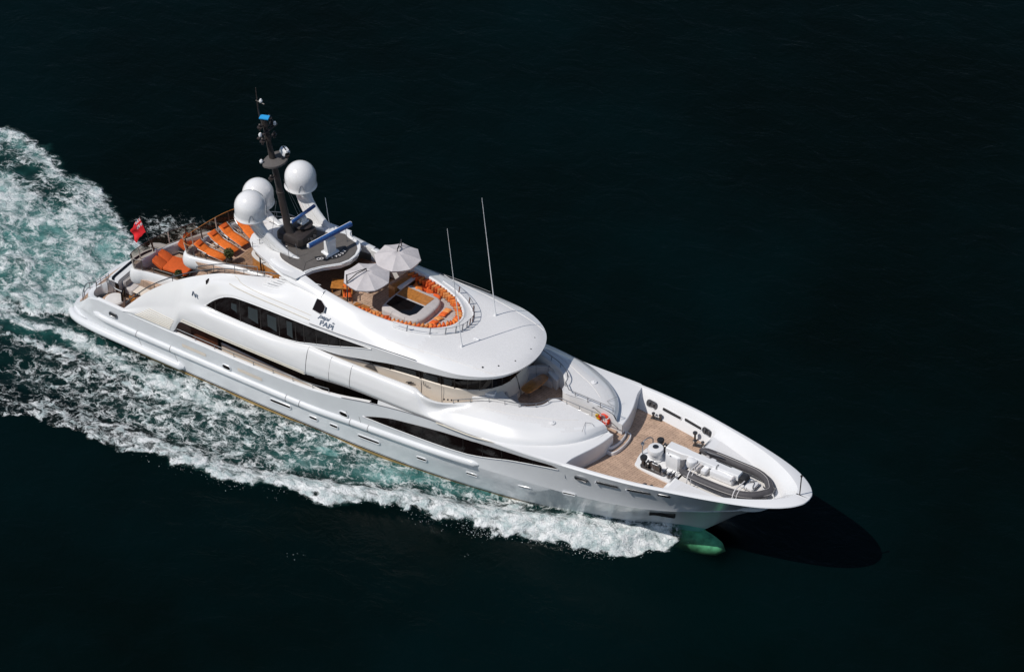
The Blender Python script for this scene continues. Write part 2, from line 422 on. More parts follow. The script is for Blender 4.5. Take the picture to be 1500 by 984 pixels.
# ------------------------------------------------------------------ sun deck roof shell
C_L = [(18.4, -4.0, 5.95), (20.3, -3.97, 6.12), (22.5, -3.92, 6.62), (24.3, -3.87, 7.05), (27, -3.78, 7.5), (28.5, -3.6, 7.7), (29.8, -3.1, 7.85), (30.7, -2.4, 7.9), (31.25, -1.5, 7.95), (31.5, -.6, 7.97), (31.55, 0, 7.97)]
C_G = [(18.4, -4.0, 7.5), (20.7, -3.97, 7.6), (22.7, -3.94, 7.75), (25, -3.88, 7.9), (27.1, -3.77, 7.97), (28.6, -3.58, 8.02), (29.85, -3.08, 8.05), (30.75, -2.38, 8.08), (31.3, -1.5, 8.1), (31.54, -.6, 8.1), (31.58, 0, 8.1)]
C_S = [(18.4, -3.45, 8.2), (20.7, -3.45, 8.25), (22.7, -3.4, 8.28), (24.8, -3.2, 8.33), (26.6, -3.0, 8.36), (28.0, -2.65, 8.37), (29.1, -2.15, 8.38), (29.9, -1.6, 8.38), (30.35, -1.0, 8.37), (30.55, -.4, 8.37), (30.55, 0, 8.37)]
C_R = [(18.4, -2.75, 8.92), (20.7, -2.8, 8.72), (22.7, -2.68, 8.6), (24.2, -2.4, 8.52), (25.3, -1.98, 8.5), (26.0, -1.55, 8.48), (26.45, -1.15, 8.48), (26.7, -.8, 8.48), (26.85, -.5, 8.48), (26.9, -.2, 8.48), (26.9, 0, 8.48)]
C_T = [(18.4, -2.42, 9.05), (20.7, -2.52, 8.82), (22.5, -2.45, 8.72), (23.8, -2.2, 8.66), (24.8, -1.85, 8.62), (25.45, -1.45, 8.6), (25.9, -1.05, 8.6), (26.15, -.7, 8.6), (26.3, -.4, 8.6), (26.35, -.15, 8.6), (26.35, 0, 8.6)]
def off(c, dy, dz): return [(p[0]-(0 if i < 3 else dy*.6*(i-2)/8), min(p[1]+dy*(1 if i < 6 else (11-i)/6), 0), p[2]+dz) for i, p in enumerate(c)]
C_T2 = [(p[0]-(0.0 if i < 3 else .12*(i-2)/8), min(p[1]+.12*(1 if i < 7 else .5), 0), p[2]-.04) for i, p in enumerate(C_T)]
C_T3 = [(p[0], p[1], 7.5) for p in C_T2]
def along(c, n=4): return [tuple(v) for v in cr(c, n)]
def loft_cols(curves, n=4, m=4, hard=()):
    """curves: list of control curves; smooth along them and across them (rows listed in hard stay creased)"""
    A = [along(c, n) for c in curves]; rows = []
    for i in range(len(A[0])):
        rows.append([a[i] for a in A])
    out = []
    for r in rows:
        segs = []; st = 0
        idx = list(hard)+[len(r)-1]
        for h in idx:
            seg = r[st:h+1]
            q = [tuple(v) for v in cr(seg, m)] if len(seg) > 2 else [seg[0], seg[-1]] if len(seg) == 2 else []
            segs += q if not segs else q[1:]
            st = h
        out.append(segs)
    return out
C_U = [(p[0]-(.0 if i < 5 else .5*(i-4)/6), min(p[1]+.45*(1 if i < 7 else (10-i)/4), 0), p[2]+.12) for i, p in enumerate(C_L)]
rf = MB(); rf.sgrid(loft_cols([C_U, C_L, C_G, C_S, C_R, C_T, C_T2, C_T3], 5, 4, hard=(1, 2, 6)))
roof_o = rf.build('sun_deck_roof', 'white', Y, smooth=32)
def matte_top(o, test):
    o.data.materials.append(M['nonskid'])
    for p in o.data.polygons:
        if test(p.center, p.normal): p.material_index = 1
ridge_y = lambda x: ev([(21, 3.5), (25, 3.3), (27.5, 3.0), (29.5, 2.72), (30.7, 2.4), (31.4, 1.5)], x)
ROOF = loft_cols([C_L, C_G, C_S, C_R, C_T], 8, 5, hard=(1,))
# gutter line and seams on the roof
gg = MB(); both_tube(gg, [Vector(p)+Vector((0, -.015, .12)) for p in along(C_G, 5)[:18]], .02)
mirror(gg.build('roof_gutter', 'seam', Y))

# wheelhouse wall and windows below the roof
W_P = [(18.6, -3.9), (20.3, -3.72), (22.5, -3.52), (25, -3.4), (27, -3.25), (28.3, -2.95), (29.3, -2.35), (29.9, -1.6), (30.2, -.8), (30.25, 0)]
W_Z = [5.6, 5.9, 6.05, 6.3, 6.4, 6.4, 6.36, 6.3, 6.26, 6.25]
ww = MB()
bot = [(p[0]+(.0 if i < 4 else .35*(i-3)/6), p[1]-(.0 if i < 4 else .12), 4.95) for i, p in enumerate(W_P)]
mid1 = [(p[0]+(.0 if i < 4 else .12), p[1]-.02, 5.9 if i > 1 else 5.3) for i, p in enumerate(W_P)]
sil = [(p[0], p[1]-.06, z) for p, z in zip(W_P, W_Z)]; sil2 = [(p[0], p[1], z+.04) for p, z in zip(W_P, W_Z)]
ww.sgrid([[(a, min(b, 0), c) for a, b, c in q] for q in loft_cols([bot, mid1, sil, sil2], 4, 3, hard=(2,))])
ww.build('wheelhouse_wall', 'cream', Y)
g1 = [(p[0], min(p[1], 0), z+.03) for p, z in zip(W_P, W_Z)]
g2 = [(p[0]+(.15 if i > 4 else 0), min(p[1]-.12, 0), [6.3, 6.55, 7.0, 7.3, 7.7, 7.9, 8, 8, 8, 8][i]) for i, p in enumerate(W_P)]
ww = MB(); ww.sgrid([[(a, min(b, 0), c) for a, b, c in q] for q in loft_cols([g1, g2], 5, 2)])
wh = ww.build('wheelhouse_window', 'glass', Y)
A1, A2 = along(g1, 8), along(g2, 8)
for i in (20, 27, 33, 38, 43, 48, 54, 60, 66):
    mm_ = MB(); mm_.tube([Vector(A1[i])+Vector((0, -.03, 0)), Vector(A2[i])+Vector((0, -.03, 0))], .035, 4)
    mirror(mm_.build('mullion', 'frame', wh))
for i0, i1 in ((21, 26), (28.5, 32), (34.5, 37.5)):     # pale blinds or screens seen behind the glass
    q = MB(); i0, i1 = int(i0), int(i1)
    def pt(i, t): return Vector(A1[i]).lerp(Vector(A2[i]), t)+Vector((0, -.02, 0))
    q.grid([[pt(i, .1), pt(i, .42)] for i in range(i0, i1+1)]); q.build('window_blind', 'blind', wh)

# ------------------------------------------------------------------ bulwark band and forward coachroof
cols = [
 # bottom            m1                  m2                  m3                 crest
 [(18.4,-4.5,4.12), (18.4,-4.59,4.42), (18.4,-4.53,5.02), (18.4,-4.3,5.75), (18.4,-4.1,5.93)],
 [(20.2,-4.48,4.36), (20.2,-4.59,4.62), (20.2,-4.55,5.15), (20.2,-4.35,5.78), (20.2,-4.16,5.94)],
 [(21.6,-4.47,4.5), (21.6,-4.58,4.75), (21.6,-4.55,5.2), (21.6,-4.36,5.82), (21.6,-4.17,5.99)],
 [(23.6,-4.5,4.6), (23.6,-4.6,4.82), (23.6,-4.56,5.28), (23.6,-4.37,5.88), (23.6,-4.17,6.05)],
 [(25.3,-4.55,4.7), (25.3,-4.62,4.9), (25.3,-4.56,5.34), (25.3,-4.36,5.93), (25.3,-4.14,6.1)],
 [(26.2,-4.58,4.78), (26.15,-4.64,4.97), (26.15,-4.5,5.55), (26.1,-4.36,5.95), (26.0,-4.14,6.1)],
 [(27.0,-4.6,4.86), (26.95,-4.62,4.98), (26.8,-4.50,5.22), (26.75,-4.33,5.5), (26.65,-4.29,5.93)],
 [(28.0,-4.62,4.92), (27.9,-4.6,5.03), (27.7,-4.40,5.16), (27.6,-4.16,5.42), (27.55,-4.22,5.87)],
 [(29.1,-4.63,4.97), (29.0,-4.53,5.2), (28.6,-4.12,5.58), (28.5,-3.80,5.66), (28.4,-3.8,5.9)],
 [(30.5,-4.58,5.02), (30.5,-4.42,5.3), (30.4,-3.98,5.75), (30.3,-3.35,6.04), (30.2,-2.8,6.14)],
 [(32.4,-4.3,5.15), (32.35,-4.12,5.42), (32.2,-3.66,5.82), (32.1,-3.0,6.06), (31.9,-2.25,6.15)],
 [(34,-3.65,5.27), (33.95,-3.52,5.52), (33.65,-3.12,5.84), (33.35,-2.5,6.06), (32.9,-1.5,6.15)],
 [(35.3,-2.8,5.35), (35.25,-2.7,5.6), (34.95,-2.5,5.88), (34.4,-1.9,6.07), (33.3,-.5,6.15)],
 [(36.2,-1.8,5.4), (36.17,-1.75,5.65), (35.95,-1.65,5.88), (35.45,-1.2,6.06), (34.6,-.5,6.13)],
 [(36.8,-.5,5.42), (36.8,-.5,5.65), (36.65,-.5,5.88), (36.3,-.5,6.0), (35.6,-.5,6.08)]]
cu = [[c[k] for c in cols] for k in range(5)]
crest = cu[4]
in1 = [(p[0]-(.0 if i < 9 else .06), p[1]+(.16 if i < 12 else 0.02), p[2]+.01) for i, p in enumerate(crest)]
in2 = [(p[0]-(.0 if i < 9 else .1), p[1]+(.2 if i < 12 else 0.03), p[2]-.06) for i, p in enumerate(crest)]
in3 = [(p[0], p[1], 4.9) for p in in2]
cb = MB(); cb.sgrid(loft_cols(cu+[in1, in2, in3], 5, 4, hard=(2, 6)))
coach_o = cb.build('coachroof', 'white', Y, smooth=38)
# hatch outlines, flush domes and the dark gutter line below the band
for xx_ in (18.42, 20.1, 21.6):
    sm = MB(); c_ = cr([[Vector(k_).lerp(Vector(l_), (xx_-18.4)/(21.6-18.4)) for k_, l_ in zip(cols[0], cols[2])][q_] for q_ in range(5)], 5); sm.tube([p+Vector((0, -.004, 0)) for p in c_], .014, 4); mirror(sm.build('panel_joint', 'seam', Y))
dt = MB()
both_tube(dt, [Vector(p)+Vector((0, -.02, -.02)) for p in along(cu[0], 5)[2:36]], .028)
both_tube(dt, [(x, -ev(YT, x)-.01, ev(ZT, x)+.01) for x in frange(21, 28.2, 12)], .022)
mirror(dt.build('side_gutter', 'seam', Y))
tr = MB(); both_tube(tr, [Vector(p)+Vector((0, -.04, -.07)) for p in along(cu[0], 5)[34:62]], .045)
mirror(tr.build('cream_gutter', 'trim', Y))

# narrow deck between the coachroof and the hull edge, bulkhead facing the fore deck
cap_o = [(18.4,-4.5,4.0), (20.2,-4.55,3.47), (21.6,-4.58,3.78), (23.6,-4.58,4.22), (25.3,-4.6,4.55), (26.3,-4.6,4.69), (27.2,-4.6,4.81), (28.1,-4.6,4.88), (29.1,-4.57,4.96), (30.5,-4.55,5.02), (32.6,-4.5,5.11), (34.7,-4.42,5.22), (36.0,-4.32,5.33), (36.2,-4.25,5.35), (36.3,-4.2,5.35)]
cap_o = [(a, -ev(YT, a)+.0 if i < 13 else b, max(ev(ZT, a), 0) if i > 1 else c) for i, (a, b, c) in enumerate(cap_o)]
g = MB(); g.sgrid([[a, b] for a, b in zip(along(cap_o[3:], 5), along(cu[0][3:], 5))])
BK = [(36.3,-4.2,5.36), (36.32,-3.9,5.37), (36.42,-3.4,5.38), (36.65,-2.8,5.4), (36.9,-2.1,5.4), (37.1,-1.3,5.4), (37.2,-.5,5.4)]
base = [(36.3+(y+4.2)*.135, y, z) for x, y, z in BK]
g.sgrid([[a, b] for a, b in zip(along(BK, 5), along(base, 5))])
top = along(BK, 5)
g.sgrid([[a, (a[0]+.03, a[1], a[2]-.04), (a[0]+.03, a[1], 4.28)] for a in top])
# walls of the central passage
g.sgrid([[(x, -.48, ev([(33.2, 6.14), (35.6, 6.07), (36.7, 5.85), (36.85, 5.42), (37.25, 5.4)], x)), (x, -.48, 4.25)] for x in frange(33.2, 37.22, 20)])
g.build('coachroof_side_deck', 'white', Y, smooth=30)
#@@PART3
from mathutils.bvhtree import BVHTree
def top_hit(o):
    bm = bmesh.new(); bm.from_mesh(o.data); t = BVHTree.FromBMesh(bm); bm.free()
    def f(x, y):
        h = t.ray_cast(Vector((x, y, 30)), Vector((0, 0, -1))); return h[0].z if h[0] else 8.3
    return f
rz_ = top_hit(roof_o)
matte_top(roof_o, lambda c, n: c.z > 8.12 and abs(c.y) < ridge_y(c.x) and c.x > 25.6)
matte_top(coach_o, lambda c, n: abs(n.z) > .955 and c.z > 5.75 and c.x > 29.5)
q = MB(); q.tube([(x, -ridge_y(x), rz_(x, -ridge_y(x))+.004) for x in frange(23.5, 30.55, 40)], .022, 5); mirror(q.build('roof_seam', 'white2', Y))
cz_ = top_hit(coach_o)
q = MB(); q.tube([(x, -y, cz_(x, -y)+.004) for x, y in [(p.x, p.y) for p in cr([(30.2, 3.25, 0), (31.6, 2.95, 0), (33, 2.4, 0), (34.3, 1.85, 0), (35.3, 1.2, 0)], 6)]], .02, 5); mirror(q.build('roof_seam', 'white2', Y))
# ------------------------------------------------------------------ glazing laid on the shells
def clip_edge(tab_lo, tab_hi, x): return ev(tab_lo, x), ev(tab_hi, x)
def glazing(name, yf, lo, hi, xs, material='glass', out=.025, n=9):
    g = MB(); rows = []
    for x in xs:
        a, b = ev(lo, x), ev(hi, x)
        if b < a+.004: b = a+.004
        rows.append([(x, yf(x, z)-out, z) for z in frange(a, b, n)])
    g.grid(rows); o = g.build(name, material, Y, smooth=60)
    return o
def lip(yf, tab, xs, r, out=.02):
    return [(x, yf(x, ev(tab, x))-out, ev(tab, x)) for x in xs]
def roof_y(x, z):
    """outer face of the roof shell between lower edge and gutter"""
    cl, cg = C_L, C_G
    def at(c):
        for i in range(len(c)-1):
            if c[i][0] <= x <= c[i+1][0]:
                t = (x-c[i][0])/(c[i+1][0]-c[i][0]); return Vector(c[i]).lerp(Vector(c[i+1]), t)
        return Vector(c[0] if x < c[0][0] else c[-1])
    a, b = at(cl), at(cg); t = (z-a.z)/(b.z-a.z); return a.y+(b.y-a.y)*t
def up_y(x, z): return shell_y(x, z) if x <= 18.4 else roof_y(x, z)
WL = [(10.75, 5.72), (12, 5.64), (14, 5.6), (16, 5.62), (17.4, 5.82), (18.4, 6.12), (20, 6.62), (21.5, 7.15), (22.7, 7.56)]
WU = [(10.75, 5.73), (11.2, 6.2), (11.8, 6.7), (12.4, 7.05), (13.1, 7.24), (15, 7.34), (18, 7.4), (20.5, 7.48), (22.7, 7.6)]
xs = frange(10.75, 22.7, 60)
w = glazing('saloon_window', up_y, WL, WU, xs, out=.02)
for x in (11.5, 13.35, 14.85, 16.2, 17.4, 18.0, 18.9, 19.75, 20.6):
    q = MB(); a, b = ev(WL, x)+.01, ev(WU, x)-.01
    q.tube([(x, up_y(x, z)-.025, z) for z in frange(a, b, 6)], .022, 5); q.build('mullion', 'frame', w)
for x0, x1, a, b in ((13.95, 14.65, .22, .82), (15.35, 16.0, .2, .8), (16.75, 17.15, .12, .85), (12.7, 13.1, .35, .72)):
    q = MB(); q.grid([[(x, up_y(x, z)-.03, z) for z in (ev(WL, x)+(ev(WU, x)-ev(WL, x))*t for t in (a+.1*(x1-x)/(x1-x0), b))] for x in frange(x0, x1, 4)])
    q.build('window_blind', 'blind', w)
q = MB(); q.tube(lip(up_y, WL, frange(10.7, 22.8, 50), .03), .03, 6); q.tube(lip(up_y, WU, frange(10.75, 22.8, 50), .03), .022, 6); q.build('window_frame', 'white', w)
mirror(w)
# main deck forward window in the hull side
FL = [(22.55, 2.86), (24, 2.9), (25.4, 2.98), (28.1, 3.14), (30.2, 3.38), (31.5, 3.72), (32.7, 4.1), (34.5, 4.55), (35.9, 4.86)]
FU = [(22.55, 2.87), (23.6, 3.3), (24.6, 3.62), (25.6, 3.82), (27, 4.08), (28.3, 4.28), (30, 4.47), (32, 4.68), (34, 4.86), (35.6, 5.02), (35.95, 4.9)]
_bm = bmesh.new(); _bm.from_mesh(hull.data); HBVH = BVHTree.FromBMesh(_bm); _bm.free()
def hy(x, z):
    h = HBVH.ray_cast(Vector((x, -20, z)), Vector((0, 1, 0)))
    return h[0].y if h[0] and h[0].y < 0 else -hull_y(x, z)
fw = glazing('stateroom_window', lambda x, z: hy(x, z)-.03, FL, FU, frange(22.55, 35.93, 70), out=.0)
for x in (28.4, 29.6, 30.9, 32.2, 33.4, 34.3):
    q = MB(); q.tube([(x, hy(x, z)-.035, z) for z in (ev(FL, x)+.01, ev(FU, x)-.01)], .018, 4); q.build('mullion', 'frame', fw)
q = MB(); q.tube(lip(lambda x, z: hy(x, z)-.01, FL, frange(22.5, 35.95, 50), .03), .03, 6); q.build('window_frame', 'white', fw)
mirror(fw)

# ------------------------------------------------------------------ hull fittings: rub rails, ports, fairleads
RR = [(2.1, 1.72), (3.2, 1.6), (6, 1.6), (10, 1.62), (15, 1.66), (18.4, 1.72), (22, 2.02), (26, 2.35), (29, 2.62), (30.6, 2.8)]
q = MB(); pts = []; rr = []
for x in frange(2.1, 30.6, 90):
    z = ev(RR, x); pts.append((x, hy(x, z)+.05, z)); e = min(x-2.1, 30.6-x); rr.append(.24*min(1, .35+e/.5))
q.tube(pts, rr, 12); rb = q.build('rubbing_rail', 'hullw', Y, smooth=50)
for x in (5.6, 8.2, 16.9, 17.9, 21.6, 22.9):
    z = ev(RR, x); k = MB(); c = Vector((x, hy(x, z)+.05, z)); k.tube([c+Vector((0, math.cos(a)*-.25, math.sin(a)*.25)) for a in frange(-1.2, 1.9, 10)], .014, 4); k.build('rail_joint', 'seam', rb)
mirror(rb)
q = MB(); pts = []; rr = []
for x in frange(-.1, 9.1, 40):
    z = ev([(-.1, .6), (1.5, .55), (9.1, .5)], x); pts.append((x, -ev([(-.1, 3.9), (.4, 4.25), (1.3, 4.42), (3, 4.5), (9.1, 4.5)], x), z)); rr.append(.27*min(1, .4+(9.1-x)/.4))
q.tube(pts, rr, 12); mirror(q.build('stern_fender', 'hullw', Y, smooth=50))
def stadium(xc, zc, lx, lz, yf, out, n=10):
    o = []
    for i in range(n*2):
        s = 1 if i < n else -1; a = (-math.pi/2+math.pi*(i % n)/(n-1)) if s == 1 else (math.pi/2+math.pi*(i % n)/(n-1))
        x = xc+s*(lx/2-lz/2)+math.cos(a)*lz/2; z = zc+math.sin(a)*lz/2; o.append((x, yf(x, z)-out, z))
    return o
def port(name, xc, zc, lx, lz, glassm='glass', rim=.035, tiltz=0):
    yf = lambda x, z: hy(x, z)
    def sk(p): return (p[0], p[1], p[2]+(p[0]-xc)*tiltz)
    outer = [sk(p) for p in stadium(xc, zc, lx, lz, yf, .03 if xc < 36 else .06)]; 
    g = MB(); c = Vector((xc, yf(xc, zc)-.06, zc))
    g.add(outer+[tuple(c)], [(i, (i+1) % 20, 20) for i in range(20)])
    o = g.build(name, glassm, Y)
    f = MB(); f.tube(outer, rim, 6, closed=True); f.build('port_rim', 'hullw' if glassm == 'glass' else 'steel', o)
    if name == 'freeing_port': f = MB(); f.tube([Vector(p)+Vector((0, -.02, .0)) for p in outer[12:19]], .05, 6); f.build('port_sill', 'dome', o)
    mirror(o)
for x, z, lx in ((12.45, 2.12, .62), (21.1, 2.42, .62)): port('side_door_port', x, z-.05, lx, .34)
for x, z, lx in ((16.4, 1.02, 1.55), (18.8, .98, .62), (20.3, 1.05, .62), (22.8, 1.15, 1.55), (26.5, 1.28, .7), (29.9, 1.55, .75)): port('porthole', x, z, lx, .24, tiltz=.04)
for x, z, lx in ((33.45, 2.1, .8), (36.5, 3.1, .8)): port('porthole', x, z, lx, .17, tiltz=.1)
port('hawse_fairlead', 3.75, 2.25, .62, .3, 'steeld', .04)
port('hawse_fairlead', 37.4, 4.72, .8, .3, 'steeld', .04)
port('hawse_fairlead', 42.4, 5.3, .7, .2, 'black', .03, .06)
port('freeing_port', 39.0, 4.95, 1.35, .2, 'black', .02, .07); port('freeing_port', 40.9, 5.1, 1.4, .2, 'black', .02, .07)
# vent mouths and pale flush panels beside the side deck
for x in (9.0, 13.2):
    q = MB(); q.grid([[(xx, hy(xx, z)-.02, z) for z in (2.18, 2.42)] for xx in frange(x+.1, x+1.9, 6)]); mirror(q.build('flush_panel', 'cream', Y))
# plating seams in the topside paint
for x0 in (5.6, 8.4, 21.3, 22.2):
    q = MB(); q.tube([(x0+.2*t, hy(x0, z)-.004, z) for t, z in zip(frange(0, 1, 6), frange(2.7 if x0 > 20 else 1.3, 2.0 if x0 > 20 else .75, 6))], .012, 4); mirror(q.build('plating_seam', 'seam', Y))
# anchor pocket
ax0, ax1 = Vector((40.9, -hull_y(40.9, 2.75)-.03, 2.75)), Vector((42.35, -hull_y(42.35, 2.8)-.03, 2.8)); ac = (ax0+ax1)/2; arz = math.atan2(ax1.y-ax0.y, ax1.x-ax0.x)
q = MB(); q.box(ac, ((ax1-ax0).length, .16, .42), rz=arz, bev=.07); ap = q.build('anchor', 'steeld', Y)
q = MB(); q.tube([ax0+Vector((.1, -.06, .26)), ax1+Vector((-.1, -.06, .26))], .05, 6); q.tube([ax0+Vector((.1, -.08, -.12)), ac+Vector((0, -.1, .1)), ax1+Vector((-.1, -.08, -.12))], .05, 6); q.build('anchor_fluke', 'frame', ap)
mirror(ap)

# ------------------------------------------------------------------ decks
def deck(name, material, z, outline_s, outline_p=None, thick=.05, parent=Y):
    """flat deck between a starboard and a port edge"""
    op = outline_p or [(x, -y) for x, y in outline_s]
    xs = sorted(set([p[0] for p in outline_s]+[p[0] for p in op])); ts, tp = sorted(outline_s), sorted(op)
    xs = frange(xs[0], xs[-1], 60)
    g = MB(); g.grid([[(x, np.interp(x, [p[0] for p in ts], [p[1] for p in ts]), z), (x, np.interp(x, [p[0] for p in tp], [p[1] for p in tp]), z)] for x in xs])
    o = g.build(name, material, parent, smooth=0, solid=thick); return o
deck('main_deck', 'teak', 2.0, [(1.9, -3.3), (3, -4.1), (5, -4.25), (24, -4.4), (28, -4.4)])
deck('upper_deck', 'teak', 4.86, [(9.3, -4.2), (12, -4.25), (26, -4.2), (28, -3.7), (29, -3.2), (31.5, -2.35), (33, -1.2), (33.3, -.45), (36.9, -.45)], thick=.4)
UA = [(9.4, -2.9), (8.07, -2.9), (6.8, -3.05), (5.6, -3.25), (5.05, -3.45), (4.6, -3.45), (4.38, -3.05), (4.38, -2.4), (4.5, -1.5), (4.75, -.55), (5.15, .4), (5.55, 1.2), (6.0, 1.95), (6.6, 2.6), (7.5, 3.1), (9.4, 3.2)]
SA = [(14.15, -2.0), (13.2, -2.08), (11.9, -2.25), (10.6, -2.55), (9.4, -2.85), (8.75, -2.98), (8.35, -2.85), (8.17, -2.4), (8.18, -1.9), (8.25, -1.3), (8.4, -.3), (8.6, .6), (8.85, 1.3), (9.3, 2.0), (10, 2.5), (11.5, 2.75), (14.1, 2.6)]
def poly_deck(name, material, z, outline, thick):
    n = len(outline); cy = sum(p[1] for p in outline)/n
    g = MB(); pts = [tuple(p) for p in cr([(x, y, 0) for x, y in outline], 4)]; cx = outline[0][0]
    g.grid([[(p[0]+(cx-p[0])*t, p[1]*(1-t*.0), z) for t in (0, .25, .5, .75, 1)] for p in pts])
    return g.build(name, material, Y, smooth=0, solid=thick)
poly_deck('aft_upper_deck', 'teak', 4.72, UA, .25)
poly_deck('aft_sun_deck', 'teak', 7.42, SA, .25)
def band(name, outline, zt, zb, bulge, width, tuck, endcap=True):
    """bulwark band that follows a deck edge: outline is the outer top edge"""
    pts = [Vector((p.x, p.y, 0)) for p in cr([(x, y, 0) for x, y in outline], 5)]; rows = []
    for i, p in enumerate(pts):
        a, b = pts[max(i-1, 0)], pts[min(i+1, len(pts)-1)]; t = (b-a).normalized(); nrm = Vector((-t.y, t.x, 0))   # outward
        if nrm.dot(p-Vector((9 if zt > 6 else 7, 0, 0))) < 0: nrm = -nrm
        f = min(1, i/6, (len(pts)-1-i)/6) if endcap else 1
        H = zt-zb
        rows.append([p+nrm*(-width)+Vector((0, 0, zb+.25)), p+nrm*(-width)+Vector((0, 0, zt-.06)), p+nrm*(-width+.05)+Vector((0, 0, zt)), p+nrm*(-.04)+Vector((0, 0, zt)),
                     p+nrm*(bulge*.35)+Vector((0, 0, zt-.08*H)), p+nrm*bulge+Vector((0, 0, zt-.45*H)), p+nrm*(bulge*.8)+Vector((0, 0, zt-.75*H)), p+nrm*(-.02)+Vector((0, 0, zt-.95*H)), p+nrm*(-tuck)+Vector((0, 0, zb))])
    g = MB(); g.grid(rows)
    for r in (rows[0], rows[-1]): n0 = len(g.v); g.v += [tuple(v) for v in r]; g.f.append(tuple(range(n0, n0+len(r)))); g.mi.append(0)
    return g.build(name, 'white', Y, smooth=45)
band('upper_aft_bulwark', UA, 5.5, 4.38, .12, .28, .3)
band('sun_aft_bulwark', SA, 7.86, 6.9, .14, .26, .3)
# deck house walls
q = MB(); q.grid([[(x, -y, 2.0), (x, -y, z)] for x, y, z in ((11.3, 3.2, 2.8), (11.2, 3.45, 2.8), (11.3, 3.56, 2.8), (11.6, 3.6, 2.8), (16, 3.6, 2.6), (20, 3.6, 2.42), (24.5, 3.6, 2.35))])
mirror(q.build('saloon_wall', 'cream', Y))
q = MB(); q.tube([(11.4, -3.6, 2.82), (16, -3.6, 2.62), (20, -3.6, 2.44), (24.5, -3.6, 2.37)], .045, 6); mirror(q.build('saloon_sill', 'white', Y))
q = MB(); q.grid([[(x, -3.57, 2.3), (x, -3.52, 4.46)] for x in (11.3, 24.5)]); o = q.build('side_deck_window', 'glass', Y)
for x in (13, 15, 17.2, 19, 20.4, 21.8): 
    k = MB(); k.tube([(x, -3.6, 2.7), (x, -3.55, 4.4)], .03, 4); k.build('mullion', 'frame', o)
mirror(o)
q = MB(); q.box((10.2, -3.7, 3.2), (2.0, .12, 2.5)); q.box((9.25, -3.0, 3.2), (.12, 1.5, 2.5)); mirror(q.build('side_entrance_panel', 'wooddk', Y))
q = MB(); q.box((9.35, 0, 3.2), (.1, 6.0, 2.5)); q.build('saloon_aft_bulkhead', 'glass', Y)
q = MB(); q.box((10.6, 0, 6.05), (.1, 7.4, 2.4)); q.build('sky_lounge_doors', 'glass', Y)
# sun deck over the sky lounge and its forward part inside the coaming
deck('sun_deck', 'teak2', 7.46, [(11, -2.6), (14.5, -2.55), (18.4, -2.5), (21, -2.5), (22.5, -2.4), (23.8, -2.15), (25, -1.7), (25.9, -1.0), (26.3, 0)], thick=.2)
deck('sun_lounge_teak', 'teak', 7.5, [(18.9, -1.2), (20, -2.1), (22, -2.3), (22.3, -2.3)], [(18.9, 1.6), (22.3, 2.3)], thick=.02)
q = MB(); q.box((14.5, 0, 7.2), (8.2, 5.6, .25)); q.build('sun_deck_ceiling', 'white', Y)
# side decks fill at the sun deck edge: curved steps in the fairing (louvres)
q = MB()
for k in range(6):
    z = 8.32+k*.13; x0 = 14.35+k*.22; x1 = x0+2.6
    q.tube([(x, -(3.02-.12*k-.18*((x-x0)/2.6)**2+.0), z-.12+(x-x0)*.12) for x in frange(x0, x1, 8)], [.06, .07, .07, .07, .06, .05, .03, .01], 6)
mirror(q.build('fairing_louvre', 'white', Y))

# ------------------------------------------------------------------ stern: platform, transom, cockpit
q = MB(); P0 = [(1.9, -4.1), (1.2, -4.28), (.4, -4.12), (0.0, -3.75), (-.25, -3.2), (-.35, -2.2), (-.4, -1), (-.4, 0)]
P0 = P0+[(-.3, 1.2), (.1, 2.1), (1.0, 2.7), (1.9, 2.8)]
pl = [tuple(v) for v in cr([(x, y, 0) for x, y in P0], 4)]
q.prism([(p[0], p[1]) for p in pl], .35, .86, .05); q.build('swim_platform', 'hullw', Y)
q = MB(); T0 = [(1.6, -3.6), (1.05, -3.95), (.5, -3.92), (.15, -3.6), (-.08, -3.1), (-.16, -2.2), (-.2, 0)]; T0 = T0+[(-.1, 1.1), (.3, 2.0), (1.2, 2.5)]
q.grid([[(x, y, .865), (1.9, y, .865)] for x, y in T0]); q.build('platform_teak', 'teak', Y, smooth=0, solid=.02)
# quarter: curved wall between platform and cockpit, with the starboard stair well
q = MB(); QW = [(2.6, -4.3, 2.86), (1.75, -4.15, 2.6), (1.3, -3.8, 2.5), (1.25, -3.35, 2.6), (1.6, -2.9, 2.75), (1.95, -2.55, 3.0)]
outer = along(QW, 5)
q.grid([[(p[0]-.28, p[1]-.08, .87), (p[0]-.14, p[1]-.06, p[2]-.7), (p[0]-.03, p[1]-.02, p[2]-.05), (p[0]+.05, p[1]+.02, p[2]), (p[0]+.26, p[1]+.16, p[2]), (p[0]+.3, p[1]+.2, 2.0)] for p in outer])
q.build('quarter_wall', 'hullw', Y, smooth=50)
q = MB(); tw = [(2.1, -2.8), (1.93, -2.5), (1.9, -1.7), (1.88, -.75), (1.93, .1), (2.2, 1.0), (2.9, 1.8), (4.6, 2.5)]; tws = along([(a, b, 0) for a, b in tw], 4)
q.grid([[(p[0]-.5, p[1], .87), (p[0]-.12, p[1], 2.3), (p[0], p[1], 3.1), (p[0]+.05, p[1], 3.2), (p[0]+.3, p[1], 3.24), (p[0]+.75, p[1], 3.2), (p[0]+.8, p[1], 3.12), (p[0]+.85, p[1], 2.0)] for p in tws], flip=True)
q.build('transom', 'white', Y, smooth=40)
q = MB(); q.grid([[(p[0]+.22, p[1]*.98, 3.26), (p[0]+.42, p[1]*.98, 3.26)] for p in tws]); q.build('transom_slot', 'tank', Y)
